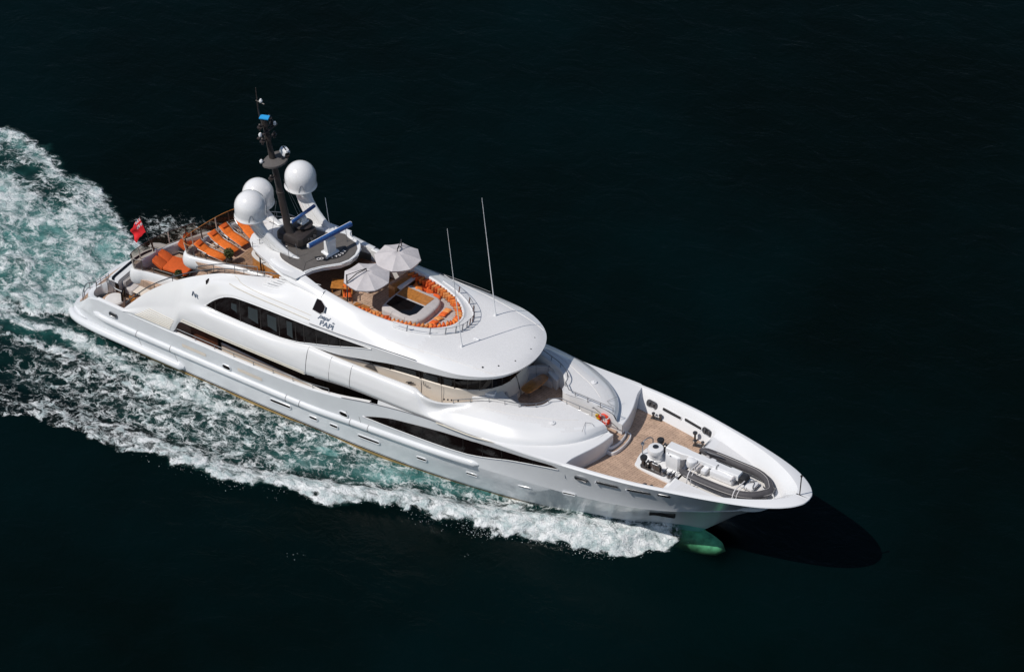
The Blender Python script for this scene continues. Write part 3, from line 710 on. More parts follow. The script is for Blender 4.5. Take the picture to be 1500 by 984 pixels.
# side deck capping from the quarter to the arch
q = MB(); q.grid([[(x, -ev(YT, x)+.04, ev(ZT, x)), (x, -ev(YT, x)+.07, ev(ZT, x)+.02), (x, -ev(YT, x)+.22, ev(ZT, x)+.02), (x, -ev(YT, x)+.25, ev(ZT, x)-.04), (x, -ev(YT, x)+.25, 2.0)] for x in frange(5.2 if 0 else 2.4, 23, 60)])
q.build('side_deck_bulwark', 'white', Y, smooth=40)
q = MB(); q.grid([[(x, -3.65, 2.012), (x, -4.28, 2.012)] for x in (11, 24)]); mirror(q.build('side_deck_teak', 'varnish', Y))
# curved mooring station seat, stair gate
q = MB(); q.lathe([(.62, 2.0), (.62, 2.6), (.55, 2.68), (.1, 2.68)], (3.15, -3.55, 0), 20); q.build('mooring_seat', 'white2', Y)
q = MB(); q.box((3.55, -3.2, 2.75), (.12, .75, 1.0), rz=R(25), bev=.04); q.build('cockpit_door', 'glass', Y)
def railing(name, pts, h, r=.028, posts=None, mid=(), parent=Y, material='steel', lean=(0, 0, 0), nearest=1.2, pr=.022):
    """top tube over a line of deck points with posts"""
    L = Vector(lean); up = Vector((0, 0, h))+L; P = [Vector(p) for p in pts]
    g = MB(); g.tube([p+up for p in P], r, 7)
    for m_ in mid: g.tube([p+up*m_ for p in P], r*.7, 5)
    d = 0; last = -9
    for i, p in enumerate(P):
        if i: d += (p-P[i-1]).length
        if d-last >= nearest or i == len(P)-1:
            g.tube([p-Vector((0, 0, .03)), p+up], pr, 6); last = d
    return g.build(name, material, parent)
def dense(pts, step=.15):
    c = cr(pts, 8); return c
railing('stern_gate_rail', dense([(1.55, -3.35, 2.62), (1.75, -2.95, 2.8), (1.98, -2.62, 2.95)]), .55, .03, nearest=.35, mid=(.35, .7))
railing('platform_rail', dense([(.45, -3.45, .9), (.1, -2.9, .9), (-.1, -2.3, .9), (.3, -1.9, .9)]), .75, .028, nearest=.7, mid=(.5,))
(railing('stair_rail', dense([(2.1, -2.9, 2.5), (2.7, -3.0, 2.1), (3.3, -3.0, 2.05)]), .85, .03, nearest=.6))
# cleats on the platform, winch
for x, y in ((.25, -3.2), (.55, -3.35)):
    q = MB(); q.tube([(x-.16, y, .98), (x+.16, y+.1, .98)], .035, 6); q.tube([(x, y+.05, .86), (x, y+.05, .98)], .04, 6); q.build('mooring_cleat', 'steeld', Y)
# cockpit furniture, fixed sofa
q = MB(); q.box((3.15, -.5, 2.35), (.75, 3.6, .45), bev=.08); q.box((2.85, -.5, 2.75), (.22, 3.6, .5), bev=.08); q.build('cockpit_sofa', 'seat', Y)

# ------------------------------------------------------------------ hardtop, arch legs
q = MB(); HT = [(16.6, -2.75), (15.6, -2.66), (14.8, -2.42), (14, -2.1), (13.2, -1.8), (12.5, -1.45), (12.0, -1.0), (11.8, -.5), (11.8, .2), (11.9, 1.2), (12.6, 1.95), (13.6, 2.4), (15, 2.75), (16.6, 2.75), (16.9, 2.3), (17.7, 2.05), (18.15, 1.55), (18.35, .95), (18.33, .3), (18.05, -.3), (17.3, -1.02), (16.9, -1.6), (16.75, -2.1)]
def zht(x): return 9.16+.045*(x-11.8)
q.prism(HT, lambda x: zht(x)-.28, zht, .09); htp = q.build('hardtop', 'white', Y, smooth=50)
arl = MB(); arl.grid([[(x, -(yo), zl) , (x, -(yo+.05), zl+.1), (x, -yo+.1, zu-.02), (x, -(yo+yi)/2, zu+.1), (x, -yi-.03, zu+.1), (x, -yi+.03, zu+.02), (x, -yi+.03, zl-.1)]
   for x, yo, yi, zl, zu in [(a, ev([(14.2, 2.15), (15, 2.5), (16.5, 2.8), (18.4, 2.86)], a), ev([(14.2, 1.8), (15, 1.9), (16.6, 2.08), (18.4, 2.42)], a), ev([(13.4, 9.0), (16.5, 8.85), (18.4, 8.72)], a), ev([(13.4, 9.2), (15, 9.3), (16.6, 9.22), (18.4, 8.98)], a)) for a in frange(14.2, 18.5, 24)]])
mirror(arl.build('arch_leg', 'white', Y, smooth=50))
GI = [(16.55, -2.02), (15.6, -1.88), (14.8, -1.65), (14.35, -1.3), (14.2, -.9), (14.3, .3), (13.6, .9), (13.7, 1.7), (14.8, 2.1), (16.5, 2.35), (16.85, 2.15), (17.6, 1.93), (18.0, 1.5), (18.2, .95), (18.18, .35), (17.93, -.2), (17.22, -.93), (16.8, -1.5)]
q = MB(); q.prism(GI, lambda x: zht(x)-.02, lambda x: zht(x)+.012); q.build('hardtop_grey_panel', 'grey', htp, smooth=20)
q = MB(); q.tube([(x, y, zht(x)+.03) for x, y in [tuple(v)[:2] for v in cr([(a, b, 0) for a, b in HT[13:]], 4)]], .045, 6); q.build('visor_edge', 'white', htp)
q = MB(); q.tube([(x, y, zht(x)+.02) for x, y in [tuple(v)[:2] for v in cr([(a, b, 0) for a, b in GI[:7]], 4)]], .02, 5); q.build('panel_trim', 'white2', htp)
for pts in ([(14.35, -.9), (15.6, -1.0), (16.7, -1.15), (17.2, -1.0)], [(16.6, -2.0), (16.2, -1.2), (16.5, -.3), (17.5, .5)]):
    q = MB(); q.tube([(x, y, zht(x)+.016) for x, y in pts], .012, 4); q.build('panel_seam', 'black', htp)
# two dark posts carrying the hardtop
for y in (-2.25, 2.25):
    q = MB(); q.tube([(13.3, y*.78, 7.4), (13.2, y*.78, 9.0)], .045, 8); q.build('hardtop_post', 'frame', Y)
# swept brackets of the satellite domes
def bracket(y0, y1, xb, xt, zt, name='dome_bracket'):
    """swept wing that carries a dome: long foot on the hardtop, small head under the dome"""
    g = MB(); rows = []
    for i in range(13):
        t = i/12; e = t*t*(3-2*t); xa = xb[0]+(xt[0]-xb[0])*t**.7; xc = xb[1]+(xt[1]-xb[1])*t**.62; z = 9.3+(zt-9.3)*t**1.15; y = y0+(y1-y0)*t; w = .15+.07*math.sin(t*3)+.38*max(0, (t-.75)/.25)**1.5
        c, h = (xa+xc)/2, (xc-xa)/2
        rows.append([(c+h*math.cos(k*math.pi/10), y+w*(abs(math.sin(k*math.pi/10))**.7)*(1 if k < 10 else -1), z) for k in range(20)])
    g.grid(rows, closev=True); o = g.build(name, 'white', Y, smooth=45)
    for q_ in (.3, .5, .7):
        f = MB(); f.tube([(rows[i][0][0]*(1-q_)+rows[i][10][0]*q_, rows[i][15][1]-.005, rows[i][0][2]) for i in range(1, 9)], .02, 5); f.build('bracket_rib', 'white2', o)
    return o
def dome(x, y, z, r=.96):
    g = MB(); prof = [(.45, -.18), (.80, -.14), (.95, -.03), (1.0, .0), (1.0, .06), (.955, .10), (.96, .3), (.97, .66)]
    for k in range(1, 11): a = k*math.pi/20; prof.append((.97*math.cos(a), .66+.97*math.sin(a)))
    prof = [(p[0]*r/.97, p[1]) for p in prof[:-1]]+[(.01, 1.63)]
    g.lathe(prof, (x, y, z), 36); o = g.build('satellite_dome', 'dome', Y, smooth=50)
    k = MB(); k.lathe([(.985, .02), (.99, .05), (.985, .08)], (x, y, z), 36); 
    kk = MB(); rr = .965; pp = []
    for i in range(9): pp.append((x+rr*math.cos(R(-62+i*2.8)), y+rr*math.sin(R(-62+i*2.8)), z+.12+.5*math.sin(math.pi*i/8)))
    kk.tube(pp, .01, 4); kk.build('dome_hatch', 'seam', o)
    return o
bracket(-1.05, -1.25, (13.4, 15.9), (11.75, 12.9), 11.1); dome(12.3, -1.25, 11.3)
bracket(2.35, 2.85, (14.0, 16.2), (12.4, 13.5), 11.05); dome(12.95, 2.85, 11.25)
bracket(1.1, 1.36, (11.9, 13.0), (10.3, 11.4), 9.87); dome(10.85, 1.36, 10.05)
# mast
def mx(z): return 13.95-(z-11)*.20
g = MB(); g.grid([[(mx(z)+a*r*.86*math.cos(k*math.pi/6), r*.72*math.sin(k*math.pi/6), z) for k in range(12)] for z, r, a in ((9.2, .6, 1.5), (9.8, .42, 1.3), (10.4, .31, 1.1), (11, .29, 1), (12.6, .27, 1), (12.62, .3, 1), (12.8, .3, 1), (12.82, .25, 1), (14.95, .23, 1), (15.2, .24, 1), (16.2, .19, 1), (16.22, .25, 1), (16.6, .25, 1), (16.62, .19, 1), (17.15, .18, 1), (17.17, .24, 1), (17.6, .24, 1), (17.62, .02, 1))], closev=True)
mast = g.build('mast', 'mast', Y, smooth=40)
g = MB(); g.box((14.35, .45, 9.75), (1.9, 1.8, .7), bev=.2); g.build('mast_base', 'mast', mast)
g = MB(); g.tube([(mx(17.5)-.25, 0, 17.5), (mx(18.1)-.25, 0, 18.2), (mx(19.6)-.05, 0, 19.6)], [.07, .05, .03], 6); g.tube([(mx(18.7)-.25, 0, 18.7), (mx(18.7)+.35, 0, 18.65)], .035, 5); g.build('pole_aerial', 'mast', mast)
g = MB(); g.lathe([(.09, 0), (.11, .1), (.04, .22)], (mx(18.7)+.1, 0, 18.72), 10); g.build('wind_sensor', 'white', mast)
g = MB(); g.box((mx(17.7)+.1, 0, 17.72), (.55, .4, .06), rz=R(20)); g.build('mast_cap', 'lblue', mast)
for z, w_, sy in ((17.35, .5, 1), (17.25, .45, -1), (16.95, .62, 1), (16.35, .5, -1), (16.2, .6, 1), (14.3, .6, 1), (13.9, .5, -1)):
    x = mx(z)
    g = MB(); g.tube([(x, 0, z), (x, sy*w_, z+.02)], .045, 6); g.lathe([(.17, 0), (.17, .05), (.05, .06)], (x, sy*w_, z), 10); g.build('light_bracket', 'mast', mast)
    g = MB(); g.lathe([(.06, 0), (.08, .05), (.08, .18), (.03, .22)], (x, sy*w_, z+.05), 8); g.lathe([(.06, -.2), (.07, -.1), (.05, 0)], (x, sy*w_, z), 8); g.build('navigation_light', 'black' if sy > 0 else 'mast', mast)
g = MB(); g.box((mx(16.85)+.15, -.05, 16.85), (.18, 1.9, .1), bev=.03); g.build('mast_spreader', 'mast', mast)
for y, z in ((-.75, 16.95), (.65, 16.95)):
    g = MB(); g.lathe([(.09, -.02), (.11, .1), (.06, .2)], (mx(16.85)+.15, y, z-.02), 10); g.build('gps_receiver', 'white', mast)
pts = [(mx(15.0)+.8*math.cos(a)*(1 if math.cos(a) > 0 else .6)+.1, .92*math.sin(a)) for a in frange(0, 2*math.pi*15/16, 16)]
g = MB(); g.prism(pts, 14.88, 15.02, .03); g.build('mast_platform', 'grey', mast)
g = MB(); g.lathe([(.1, 0), (.12, .1), (.06, .2)], (mx(15)-.25, -.75, 15.02), 10); g.build('small_dome', 'white', mast)
g = MB(); g.box((mx(15)+.5, .55, 15.32), (.8, .5, .5), rz=R(-30), bev=.18); g.tube([(mx(15)+.5, .55, 15.0), (mx(15)+.5, .55, 15.2)], .14, 8); cmb = g.build('camera_housing', 'white', mast)
g = MB(); g.box((mx(15)+.84, .36, 15.32), (.12, .3, .3), rz=R(-30), bev=.05); g.build('camera_lens', 'tank', mast)
for (a, b) in (((mx(12.6)+.1, .5, 12.6), (14.9, .75, 9.6)), ((mx(12.4), -.5, 12.4), (13.1, -.4, 9.5)), ((mx(13.3), .5, 13.3), (15.0, 1.0, 9.6))):
    g = MB(); g.tube([a, b], .012, 4); g.build('stay_wire', 'steel', mast)
# radars
def radar(name, c, L, rz, s, zb):
    g = MB(); g.box((c[0], c[1], (zb+c[2])/2-.05), (.42*s, .5*s, (c[2]-zb)*.9), rz=rz, bev=.08); g.box((c[0], c[1], zb+.05), (.6*s, .7*s, .12), rz=rz, bev=.04)
    o = g.build(name, 'white', Y)
    b = MB(); b.box((c[0], c[1], c[2]+.1), (.16*s, L, .2*s), rz=rz, bev=.05); bo = b.build('scanner_bar', 'white', o)
    fx = Vector((math.cos(rz), math.sin(rz), 0))
    b = MB(); b.box(Vector((c[0], c[1], c[2]+.1))+fx*(.09*s+.02), (.045, L*.96, .15*s), rz=rz); b.build('radar_face', 'blue', bo)
    b = MB(); b.box(Vector((c[0], c[1], c[2]+.1+.1*s+.008))+fx*.035*s, (.09*s, L*.96, .012), rz=rz); b.build('radar_top_strip', 'blue', bo)
radar('large_radar', (16.85, .35, 10.62), 3.4, R(-14), 1.25, 9.42)
radar('small_radar', (14.5, .9, 10.85), 2.2, R(-4), .85, 10.35)
g = MB(); g.lathe([(.55, 10.15), (.6, 10.25), (.5, 10.3)], (14.5, .9, 0), 18); g.tube([(14.4, .9, 9.5), (14.5, .9, 10.15)], .2, 8); g.build('radar_platform', 'mast', Y)
for i, (x, y) in enumerate(((14.75, .15), (14.95, .35), (15.15, .5), (14.85, .55), (15.1, .85), (14.7, .8))):
    g = MB(); g.tube([(x, y, 9.75), (x+.35, y-.1, 9.78)], [.05, .11], 8); g.tube([(x, y, 9.4), (x, y, 9.75)], .03, 5); g.build('air_horn', 'steel', Y)
for (x, y, h) in ((15.1, -1.35, .95), (15.45, -1.0, .95), (17.05, 1.8, 1.0)):
    g = MB(); g.tube([(x, y, zht(x)), (x-.1, y, zht(x)+h)], .016, 5); g.lathe([(.05, 0), (.03, .06)], (x, y, zht(x)), 8); g.build('rod_aerial', 'steel', Y)
g = MB(); g.tube([(15.3, 2.45, 9.3), (15.05, 2.45, 11.4)], .02, 5); g.build('rod_aerial', 'white', Y)
for x, y in ((12.45, -.75), (12.7, -1.05), (12.55, -1.55)):
    g = MB(); g.tube([(x, y, 9.2), (x, y, 9.6)], .02, 5); g.tube([(x-.2, y, 9.42), (x+.2, y+.05, 9.5)], .015, 4); g.build('rod_aerial', 'steeld', Y)
for y in (-1.75, 1.75):
    g = MB(); g.lathe([(.11, 8.32), (.11, 8.44), (.05, 8.55), (.035, 8.7)], (27.65, y, 0), 10); g.tube([(27.65, y, 8.6), (26.75, y, 16.5)], [.035, .016], 6); g.build('whip_aerial', 'dome', Y)
# call sign letters along the visor
def text_mesh(body, size, name, material, parent, place, extrude=0, shear=0):
    cu = bpy.data.curves.new(name, 'FONT'); cu.body = body; cu.size = size; cu.align_x = 'CENTER'; cu.shear = shear; cu.offset = .022*size
    t = bpy.data.objects.new(name, cu); COL.objects.link(t); dg = bpy.context.evaluated_depsgraph_get()
    me = bpy.data.meshes.new_from_object(t.evaluated_get(dg)); bpy.data.objects.remove(t)
    for v in me.vertices: v.co = place(v.co.x, v.co.y)
    me.materials.clear(); return link(name, me, material, parent, smooth=0)
g = MB(); arc = [(16.75, -.75), (17.15, -.35), (17.55, .1), (17.7, .6), (17.65, 1.1)]
A_ = cr([(a, b, 0) for a, b in arc], 6)
g.grid([[(p[0]-.02, p[1], zht(p[0])+.05), (p[0]-.42, p[1]+.22, zht(p[0])+.05)] for p in A_]); cs = g.build('call_sign_shadow_strip', 'black', htp, smooth=0, solid=.03)  # strip under the letters, its black paints in the radar bar's shadow
for i, chh in enumerate('OO0I9SSV'):
    p = A_[int(1+i*2.9)]; q_ = A_[min(int(1+i*2.9)+1, len(A_)-1)]; t = (Vector(q_)-Vector(p)).normalized(); nn = Vector((-t.y, t.x, 0))
    if t.length < .1: t = Vector((0, 1, 0)); nn = Vector((-1, 0, 0))
    base = Vector((p[0], p[1], zht(p[0])+.058))+nn*.08
    text_mesh(chh, .3, 'letter', 'flagw', cs, lambda u, v, base=base, t=t, nn=nn: base+t*u+nn*v)
#@@PART4
# ------------------------------------------------------------------ fore deck
def base_y(X):      # foot of the inner bulwark
    if X < 46: return ev([(36, ev(YT, 36)-.92), (44, ev(YT, 44)-.98), (46, ev(YT, 46)-1.1)], X)
    return 1.5
yb = lambda x: max(ev(YI3, x)+.03, 0)
deck('fore_deck', 'teak', 4.3, [(x, -yb(x)) for x in frange(36.2, 42.1, 12)], thick=.05)
def well(x): return ev([(41.9, 1.55), (42.4, 1.66), (45.2, 1.66), (46.3, 1.45), (47.0, 1.05), (47.4, .5), (47.55, 0)], x)
g = MB(); XX = frange(41.95, 46.9, 24)+frange(47.0, 47.85, 12)
g.sgrid([[(x, -well(x) if x < 47.55 else 0, 5.2), (x, -max(ev(YI3, x)+.1, .02), 5.2)] for x in XX])
g.sgrid([[(x, -well(x), 5.2), (x, -well(x)*.96, 5.14), (x, -well(x)*.93, 4.6)] for x in frange(41.95, 47.55, 40)])
g.sgrid([[(41.95, -y, 5.2), (41.9, -y, 5.15), (41.6, -y, 4.3)] for y in (1.5, 2.0, yb(41.9)+.3)])
g.build('forward_deck', 'white', Y, smooth=35)
g = MB(); g.grid([[(x, -well(x)*.92, 4.61), (x, well(x)*.92, 4.61)] for x in frange(41.95, 47.5, 20)]); g.build('tender_well_floor', 'white2', Y)
for sy in (1,):
    g = MB(); g.add([(42.5, sy*2.85, 5.212), (43.0, sy*2.75, 5.212), (46.2, sy*1.9, 5.212), (42.6, sy*1.8, 5.212)], [(0, 1, 2, 3)]); mirror(g.build('locker_lid', 'nonskid', Y))
g = MB(); pl = [(38.95, -.75), (39.3, -1.15), (41.6, -1.35), (41.75, -1.2), (41.75, 1.25), (41.5, 1.35), (39.2, 1.2), (38.9, .85), (38.8, 0)]
g.prism([tuple(v)[:2] for v in cr([(a, b, 0) for a, b in pl], 3, closed=True)], 4.28, 4.42, .04); wpl = g.build('windlass_plinth', 'white', Y)
g = MB(); g.lathe([(.44, 4.42), (.46, 4.5), (.38, 4.56), (.38, 4.86), (.46, 4.92), (.47, 5.12), (.44, 5.2), (.25, 5.23)], (39.75, .05, 0), 24); cps = g.build('deck_capstan', 'white', Y)
g = MB(); g.lathe([(.17, 5.22), (.17, 5.27), (.06, 5.28)], (39.72, .08, 0), 14); g.build('capstan_cap', 'steeld', cps)
g = MB(); g.tube(cr([(38.95, -.05, 4.4), (38.93, -.05, 5.1), (38.95, .1, 5.32), (39.1, .42, 5.4), (39.2, .62, 5.2), (39.2, .65, 4.9)], 5), .035, 7); g.lathe([(.1, 0), (.12, .08), (.07, .16)], (38.93, -.05, 5.12), 8); g.build('capstan_hoop', 'steel', Y)
def windlass(sy):
    y = sy*.92
    g = MB(); g.box((40.2, y, 4.5), (1.5, .42, .16), bev=.04); g.lathe([(.2, 4.5), (.13, 4.6), (.12, 4.85), (.2, 4.95), (.18, 5.02)], (39.55, y, 0), 14)
    o = g.build('anchor_windlass', 'steeld', Y)
    h = MB(); h.lathe([(.2, 5.02), (.22, 5.08), (.2, 5.14), (.05, 5.15)], (39.55, y, 0), 14); h.build('warping_head', 'black', o)
    for dx, r, w in ((.05, .25, .2), (.32, .3, .12), (.62, .22, .24)):
        h = MB(); mt = Matrix.Translation((39.85+dx, y, 4.72)) @ Matrix.Rotation(math.pi/2, 4, 'X' if dx > .3 else 'Y'); h.lathe([(r*.5, -w/2), (r, -w/2), (r*.7, -w*.2), (r*.7, w*.2), (r, w/2), (r*.5, w/2)], n=14, mt=mt); h.build('chain_wheel', 'steeld' if dx != .32 else 'steel', o)
    h = MB()
    for a in range(4): an = a*math.pi/4; h.tube([(40.35+.2*math.cos(an), y-.1, 5.0+.2*math.sin(an)), (40.35-.2*math.cos(an), y-.1, 5.0-.2*math.sin(an))], .014, 4)
    h.tube([(40.35+.2*math.cos(t), y-.1, 5.0+.2*math.sin(t)) for t in frange(0, 2*math.pi*.94, 14)], .018, 5, closed=True); h.tube([(40.35, y-.1, 4.55), (40.35, y-.1, 5.0)], .03, 5); h.build('brake_wheel', 'steel', o)
    h = MB(); rnd = random.Random(3+sy)
    for k in range(11):
        x = 40.6+k*.085; h.tube([(x+.07*math.cos(t)*1.1, y*1.03+.045*math.sin(t)*(1 if k % 2 else .25), 4.56+.05*math.sin(t)*(0 if k % 2 else 1)+rnd.uniform(-.01, .02)) for t in frange(0, 2*math.pi*.86, 7)], .018, 4, closed=True)
    h.build('anchor_chain', 'steeld', o)
    for x, z in ((40.95, 4.62), (41.3, 4.58), (41.5, 4.6)):
        h = MB(); h.box((x, y*1.05, z), (.14, .34, .3), rz=.3*sy, bev=.03); h.tube([(x, y*1.05-.2, z+.15), (x+.1, y*1.05+.2, z+.25)], .03, 5); h.build('chain_stopper', 'steel', o)
windlass(-1); windlass(1)
g = MB(); g.box((41.1, -.02, 4.95), (.95, .78, 1.1), bev=.1); g.lathe([(.62, 4.42), (.62, 4.5), (.5, 4.52)], (41.1, -.02, 0), 20)
for k in range(12): a = k*math.pi/6; g.lathe([(.03, 4.5), (.03, 4.54), (.01, 4.545)], (41.1+.55*math.cos(a), -.02+.55*math.sin(a), 0), 6)
cr_ = g.build('crane', 'white', Y)
g = MB(); rows = []
for x, w_, z0, z1 in ((40.55, .28, 5.36, 5.78), (40.6, .33, 5.3, 5.84), (41.6, .33, 5.36, 5.84), (42.0, .25, 5.54, 5.84), (44.6, .22, 5.56, 5.82), (44.62, .26, 5.5, 5.86), (45.3, .26, 5.48, 5.86), (45.34, .2, 5.54, 5.78)):
    rows.append([(x, .08+a*w_, z) for a, z in ((-1, z0), (-1, z1-.05), (-.85, z1), (.85, z1), (1, z1-.05), (1, z0))])
g.grid(rows, closev=True)
for r in (rows[0], rows[-1]): n0 = len(g.v); g.v += r; g.f.append(tuple(range(n0, n0+6))); g.mi.append(0)
g.build('crane_boom', 'white', cr_)
g = MB(); g.box((45.5, .1, 5.5), (.5, .55, .5), bev=.1); g.tube([(45.55, -.25, 5.45), (45.55, .45, 5.45)], .2, 12); g.tube([(45.55, .1, 5.3), (45.75, .1, 5.05)], .05, 6); g.build('crane_winch', 'black', cr_)
for x, y in ((40.55, -.18), (40.8, -.29), (41.0, -.41)):
    g = MB(); g.tube([(x, y, 5.5), (x-.01, y-.02, 5.5)], .04, 6); g.build('fitting', 'black', cr_)
def bitts(x, y, rz=0, z=4.3):
    g = MB(); c, s_ = math.cos(rz), math.sin(rz)
    for d in (-.22, .22): g.lathe([(.08, 0), (.07, .05), (.065, .3), (.11, .34), (.1, .38)], (x+c*d, y+s_*d, z), 10)
    g.box((x, y, z+.02), (.7, .24, .04), rz=rz, bev=.01); g.tube([(x-c*.3, y-s_*.3, z+.18), (x+c*.3, y+s_*.3, z+.18)], .025, 5)
    g.build('mooring_bitts', 'steeld', Y)
bitts(41.2, -2.45, R(-15)); bitts(41.2, 2.45, R(15)); bitts(38.0, -3.25, R(-8)); bitts(37.9, 3.2, R(8)); bitts(3.2, -3.9, 0, 2.02)
def pedestal(x, y):
    g = MB(); g.lathe([(.13, 4.3), (.06, 4.36), (.06, 4.8), (.14, 4.84), (.14, 4.92), (.04, 4.95)], (x, y, 0), 12); g.build('roller_pedestal', 'steeld', Y)
pedestal(40.75, 2.75); pedestal(40.75, -2.75)
# openings seen on the inner face of the bulwark
def in_y(x, z):
    zt = ev(ZT, x); y2 = ev(YI2, x); y3 = ev(YI3, x); t = (zt-.38-z)/max(zt-.38-(4.3 if x < 41.9 else 5.2), .05); return y2+(y3-y2)*t
def inner_open(name, xc, zc, lx, lz, material, rim):
    pts = stadium(xc, zc, lx, lz, lambda x, z: -in_y(x, z), -.02)
    g = MB(); c = (xc, -in_y(xc, zc)+.02, zc); g.add(pts+[c], [(i, (i+1) % 20, 20) for i in range(20)]); o = g.build(name, material, Y)
    g = MB(); g.tube(pts, rim, 5, closed=True); g.build('opening_rim', 'steel' if material == 'steeld' else 'white', o)
    if material == 'steeld':
        for d in (-.15, .15): g = MB(); g.tube([(xc+d, -in_y(xc, zc)+.05, zc-lz*.4), (xc+d, -in_y(xc, zc)+.05, zc+lz*.4)], .05, 6); g.build('fairlead_roller', 'steel', o)
    mirror(o)
inner_open('bulwark_fairlead', 37.3, 4.83, .75, .34, 'steeld', .03); inner_open('bulwark_fairlead', 41.35, 5.0, .7, .34, 'steeld', .03)
inner_open('bulwark_slot', 38.75, 4.9, 1.4, .2, 'black', .03); inner_open('bulwark_slot', 40.3, 4.97, 1.3, .2, 'black', .03)
g = MB(); g.tube([(49.15, 0, 5.95), (49.2, 0, 7.55)], .035, 8); g.lathe([(.1, 5.95), (.1, 6.02), (.05, 6.06)], (49.15, 0, 0), 10); g.lathe([(.07, 7.52), (.07, 7.6), (.02, 7.62)], (49.2, 0, 0), 8); g.build('jackstaff', 'frame', Y)
# two curved steps
for k, (xa, z, w_) in enumerate(((37.2, 4.72, .9), (37.45, 4.52, 1.05))):
    g = MB(); pp = [(36.9, -w_)]+[(xa+.28*math.cos(a)*1.0-.0, w_*math.sin(a)) for a in frange(-math.pi/2, math.pi/2, 13)]+[(36.9, w_)]
    g.prism(pp, 4.29, z, .02); o = g.build('deck_step', 'white', Y)
    g = MB(); g.grid([[(p[0]-.05, p[1]*.93, z+.004), (36.92, p[1]*.93, z+.004)] for p in pp[1:-1]]); g.build('step_tread', 'teak', o, smooth=0)

# ------------------------------------------------------------------ rails, hatches and marks
cpts = along(crest, 4)
def shrink(pts, dy): return [(p[0], p[1]+dy, p[2]) for p in pts]
mirror(railing('coaming_rail', [Vector(p)+Vector((0, .05, -.03)) for p in cpts[32:47]]+[Vector((x, -.45, 6.1)) for x in frange(33.6, 36.6, 8)], .32, .026, nearest=.75))
for sy in (-1,):
    q = MB(); q.lathe([(.17, 0), (.17, .03), (.12, .05), (.04, .05), (.04, .09), (.02, .1)], (34.2, -2.2, 6.055), 20); mirror(q.build('deck_light', 'dome', Y))
    q = MB(); q.tube([(36.0, -1.9, 6.0), (35.75, -1.15, 6.07), (36.1, -1.0, 6.05), (36.3, -1.1, 6.0)], .012, 4); mirror(q.build('hatch_outline', 'seam', Y))
    q = MB(); q.lathe([(.1, 0), (.1, .1), (.04, .12)], (27.9, -.7, 8.38), 10); q.box((28.05, -.7, 8.45), (.28, .12, .12), bev=.03); q.build('roof_vent', 'dome', Y)
for x, y, z in ((30.3, -1.9, 8.25), (30.85, -1.0, 8.25), (31.0, .4, 8.25), (30.6, 1.4, 8.25), (29.6, -2.5, 8.25)):
    q = MB(); q.lathe([(.05, 0), (.05, .06), (.02, .07)], (x, y, z), 8); q.build('roof_fitting', 'black', Y)
q = MB(); RL = [(x, y, z) for x, y, z in along([(18.9, 3.3, 8.38), (22, 3.28, 8.4), (25, 3.05, 8.42), (27.5, 2.7, 8.42), (29.2, 2.0, 8.42), (30.2, 1.2, 8.42), (30.9, .5, 8.4)], 5)]
# screen round the forward lounge
SC = along(C_R, 5)[12:50]; SC = SC+[(p[0], -p[1], p[2]) for p in SC[::-1][1:]]
g = MB(); g.grid([[Vector(p)+Vector((0.02, 0, .04)), Vector(p)+Vector((.10, -.04 if p[1] < 0 else .04, .5))] for p in SC]); so = g.build('wind_screen', 'clear', Y, smooth=60)
g = MB(); g.tube([Vector(p)+Vector((.10, -.04 if p[1] < 0 else .04, .5)) for p in SC], .014, 5); g.build('screen_rail', 'steel', so)
g = MB(); g.tube([Vector(p)+Vector((.03, 0, .05)) for p in SC], .04, 6); g.build('screen_foot', 'dome', so)
for i in range(3, len(SC)-2, 6):
    p = Vector(SC[i]); g = MB(); g.tube([p+Vector((.04, 0, 0)), p+Vector((.12, 0, .5))], .04, 6); g.build('screen_post', 'steel' if p.y < 0 else 'wooddk', so)
# aft rail on the arch
AR = [Vector((x, -ev(TOP, x)[0]+.08, ev(TOP, x)[1])) for x in frange(4.7, 15.2, 44)]
mirror(railing('arch_rail', AR, .3, .035, nearest=1.25))
mirror(railing('arch_upper_rail', [Vector((x, -ev(TOP, x)[0]+.08, ev(TOP, x)[1]+.02)) for x in frange(9.6, 13.6, 18)], .62, .03, nearest=1.3, mid=()))
SR = [Vector((x, -ev(YT, x)+.12, ev(ZT, x)+.02)) for x in frange(8.6, 20.0, 40)]
mirror(railing('side_deck_rail', SR, .3, .03, nearest=1.25))
# glass balustrades of the aft decks
def glass_rail(name, outline, z, i0, i1, h=.85, lean=.16, every=6):
    pts = [Vector((p.x, p.y, z)) for p in cr([(x, y, 0) for x, y in outline], 5)]; c = Vector((9 if z > 7 else 7.5, 0, z)); P = []
    for i in range(i0, i1):
        a, b = pts[i-1], pts[i+1]; t = (b-a).normalized(); n = Vector((-t.y, t.x, 0)); 
        if n.dot(pts[i]-c) < 0: n = -n
        P.append((pts[i]-n*.14, n))
    g = MB(); g.grid([[p, p+n*lean+Vector((0, 0, h))] for p, n in P]); o = g.build(name, 'screen', Y, smooth=60)
    g = MB(); g.tube([p+n*lean+Vector((0, 0, h)) for p, n in P], .022, 6); g.build('top_rail', 'varnish' if z > 7 else 'steeld', o)
    for i in range(0, len(P), every):
        p, n = P[i]; g = MB(); g.tube([p-Vector((0, 0, .05)), p+n*lean+Vector((0, 0, h))], .04, 6); g.build('balustrade_post', 'cream' if i % 4 else 'steeld', o)
glass_rail('aft_glass_balustrade', UA, 5.5, 17, 58)
glass_rail('sun_deck_balustrade', SA, 7.86, 22, 70)
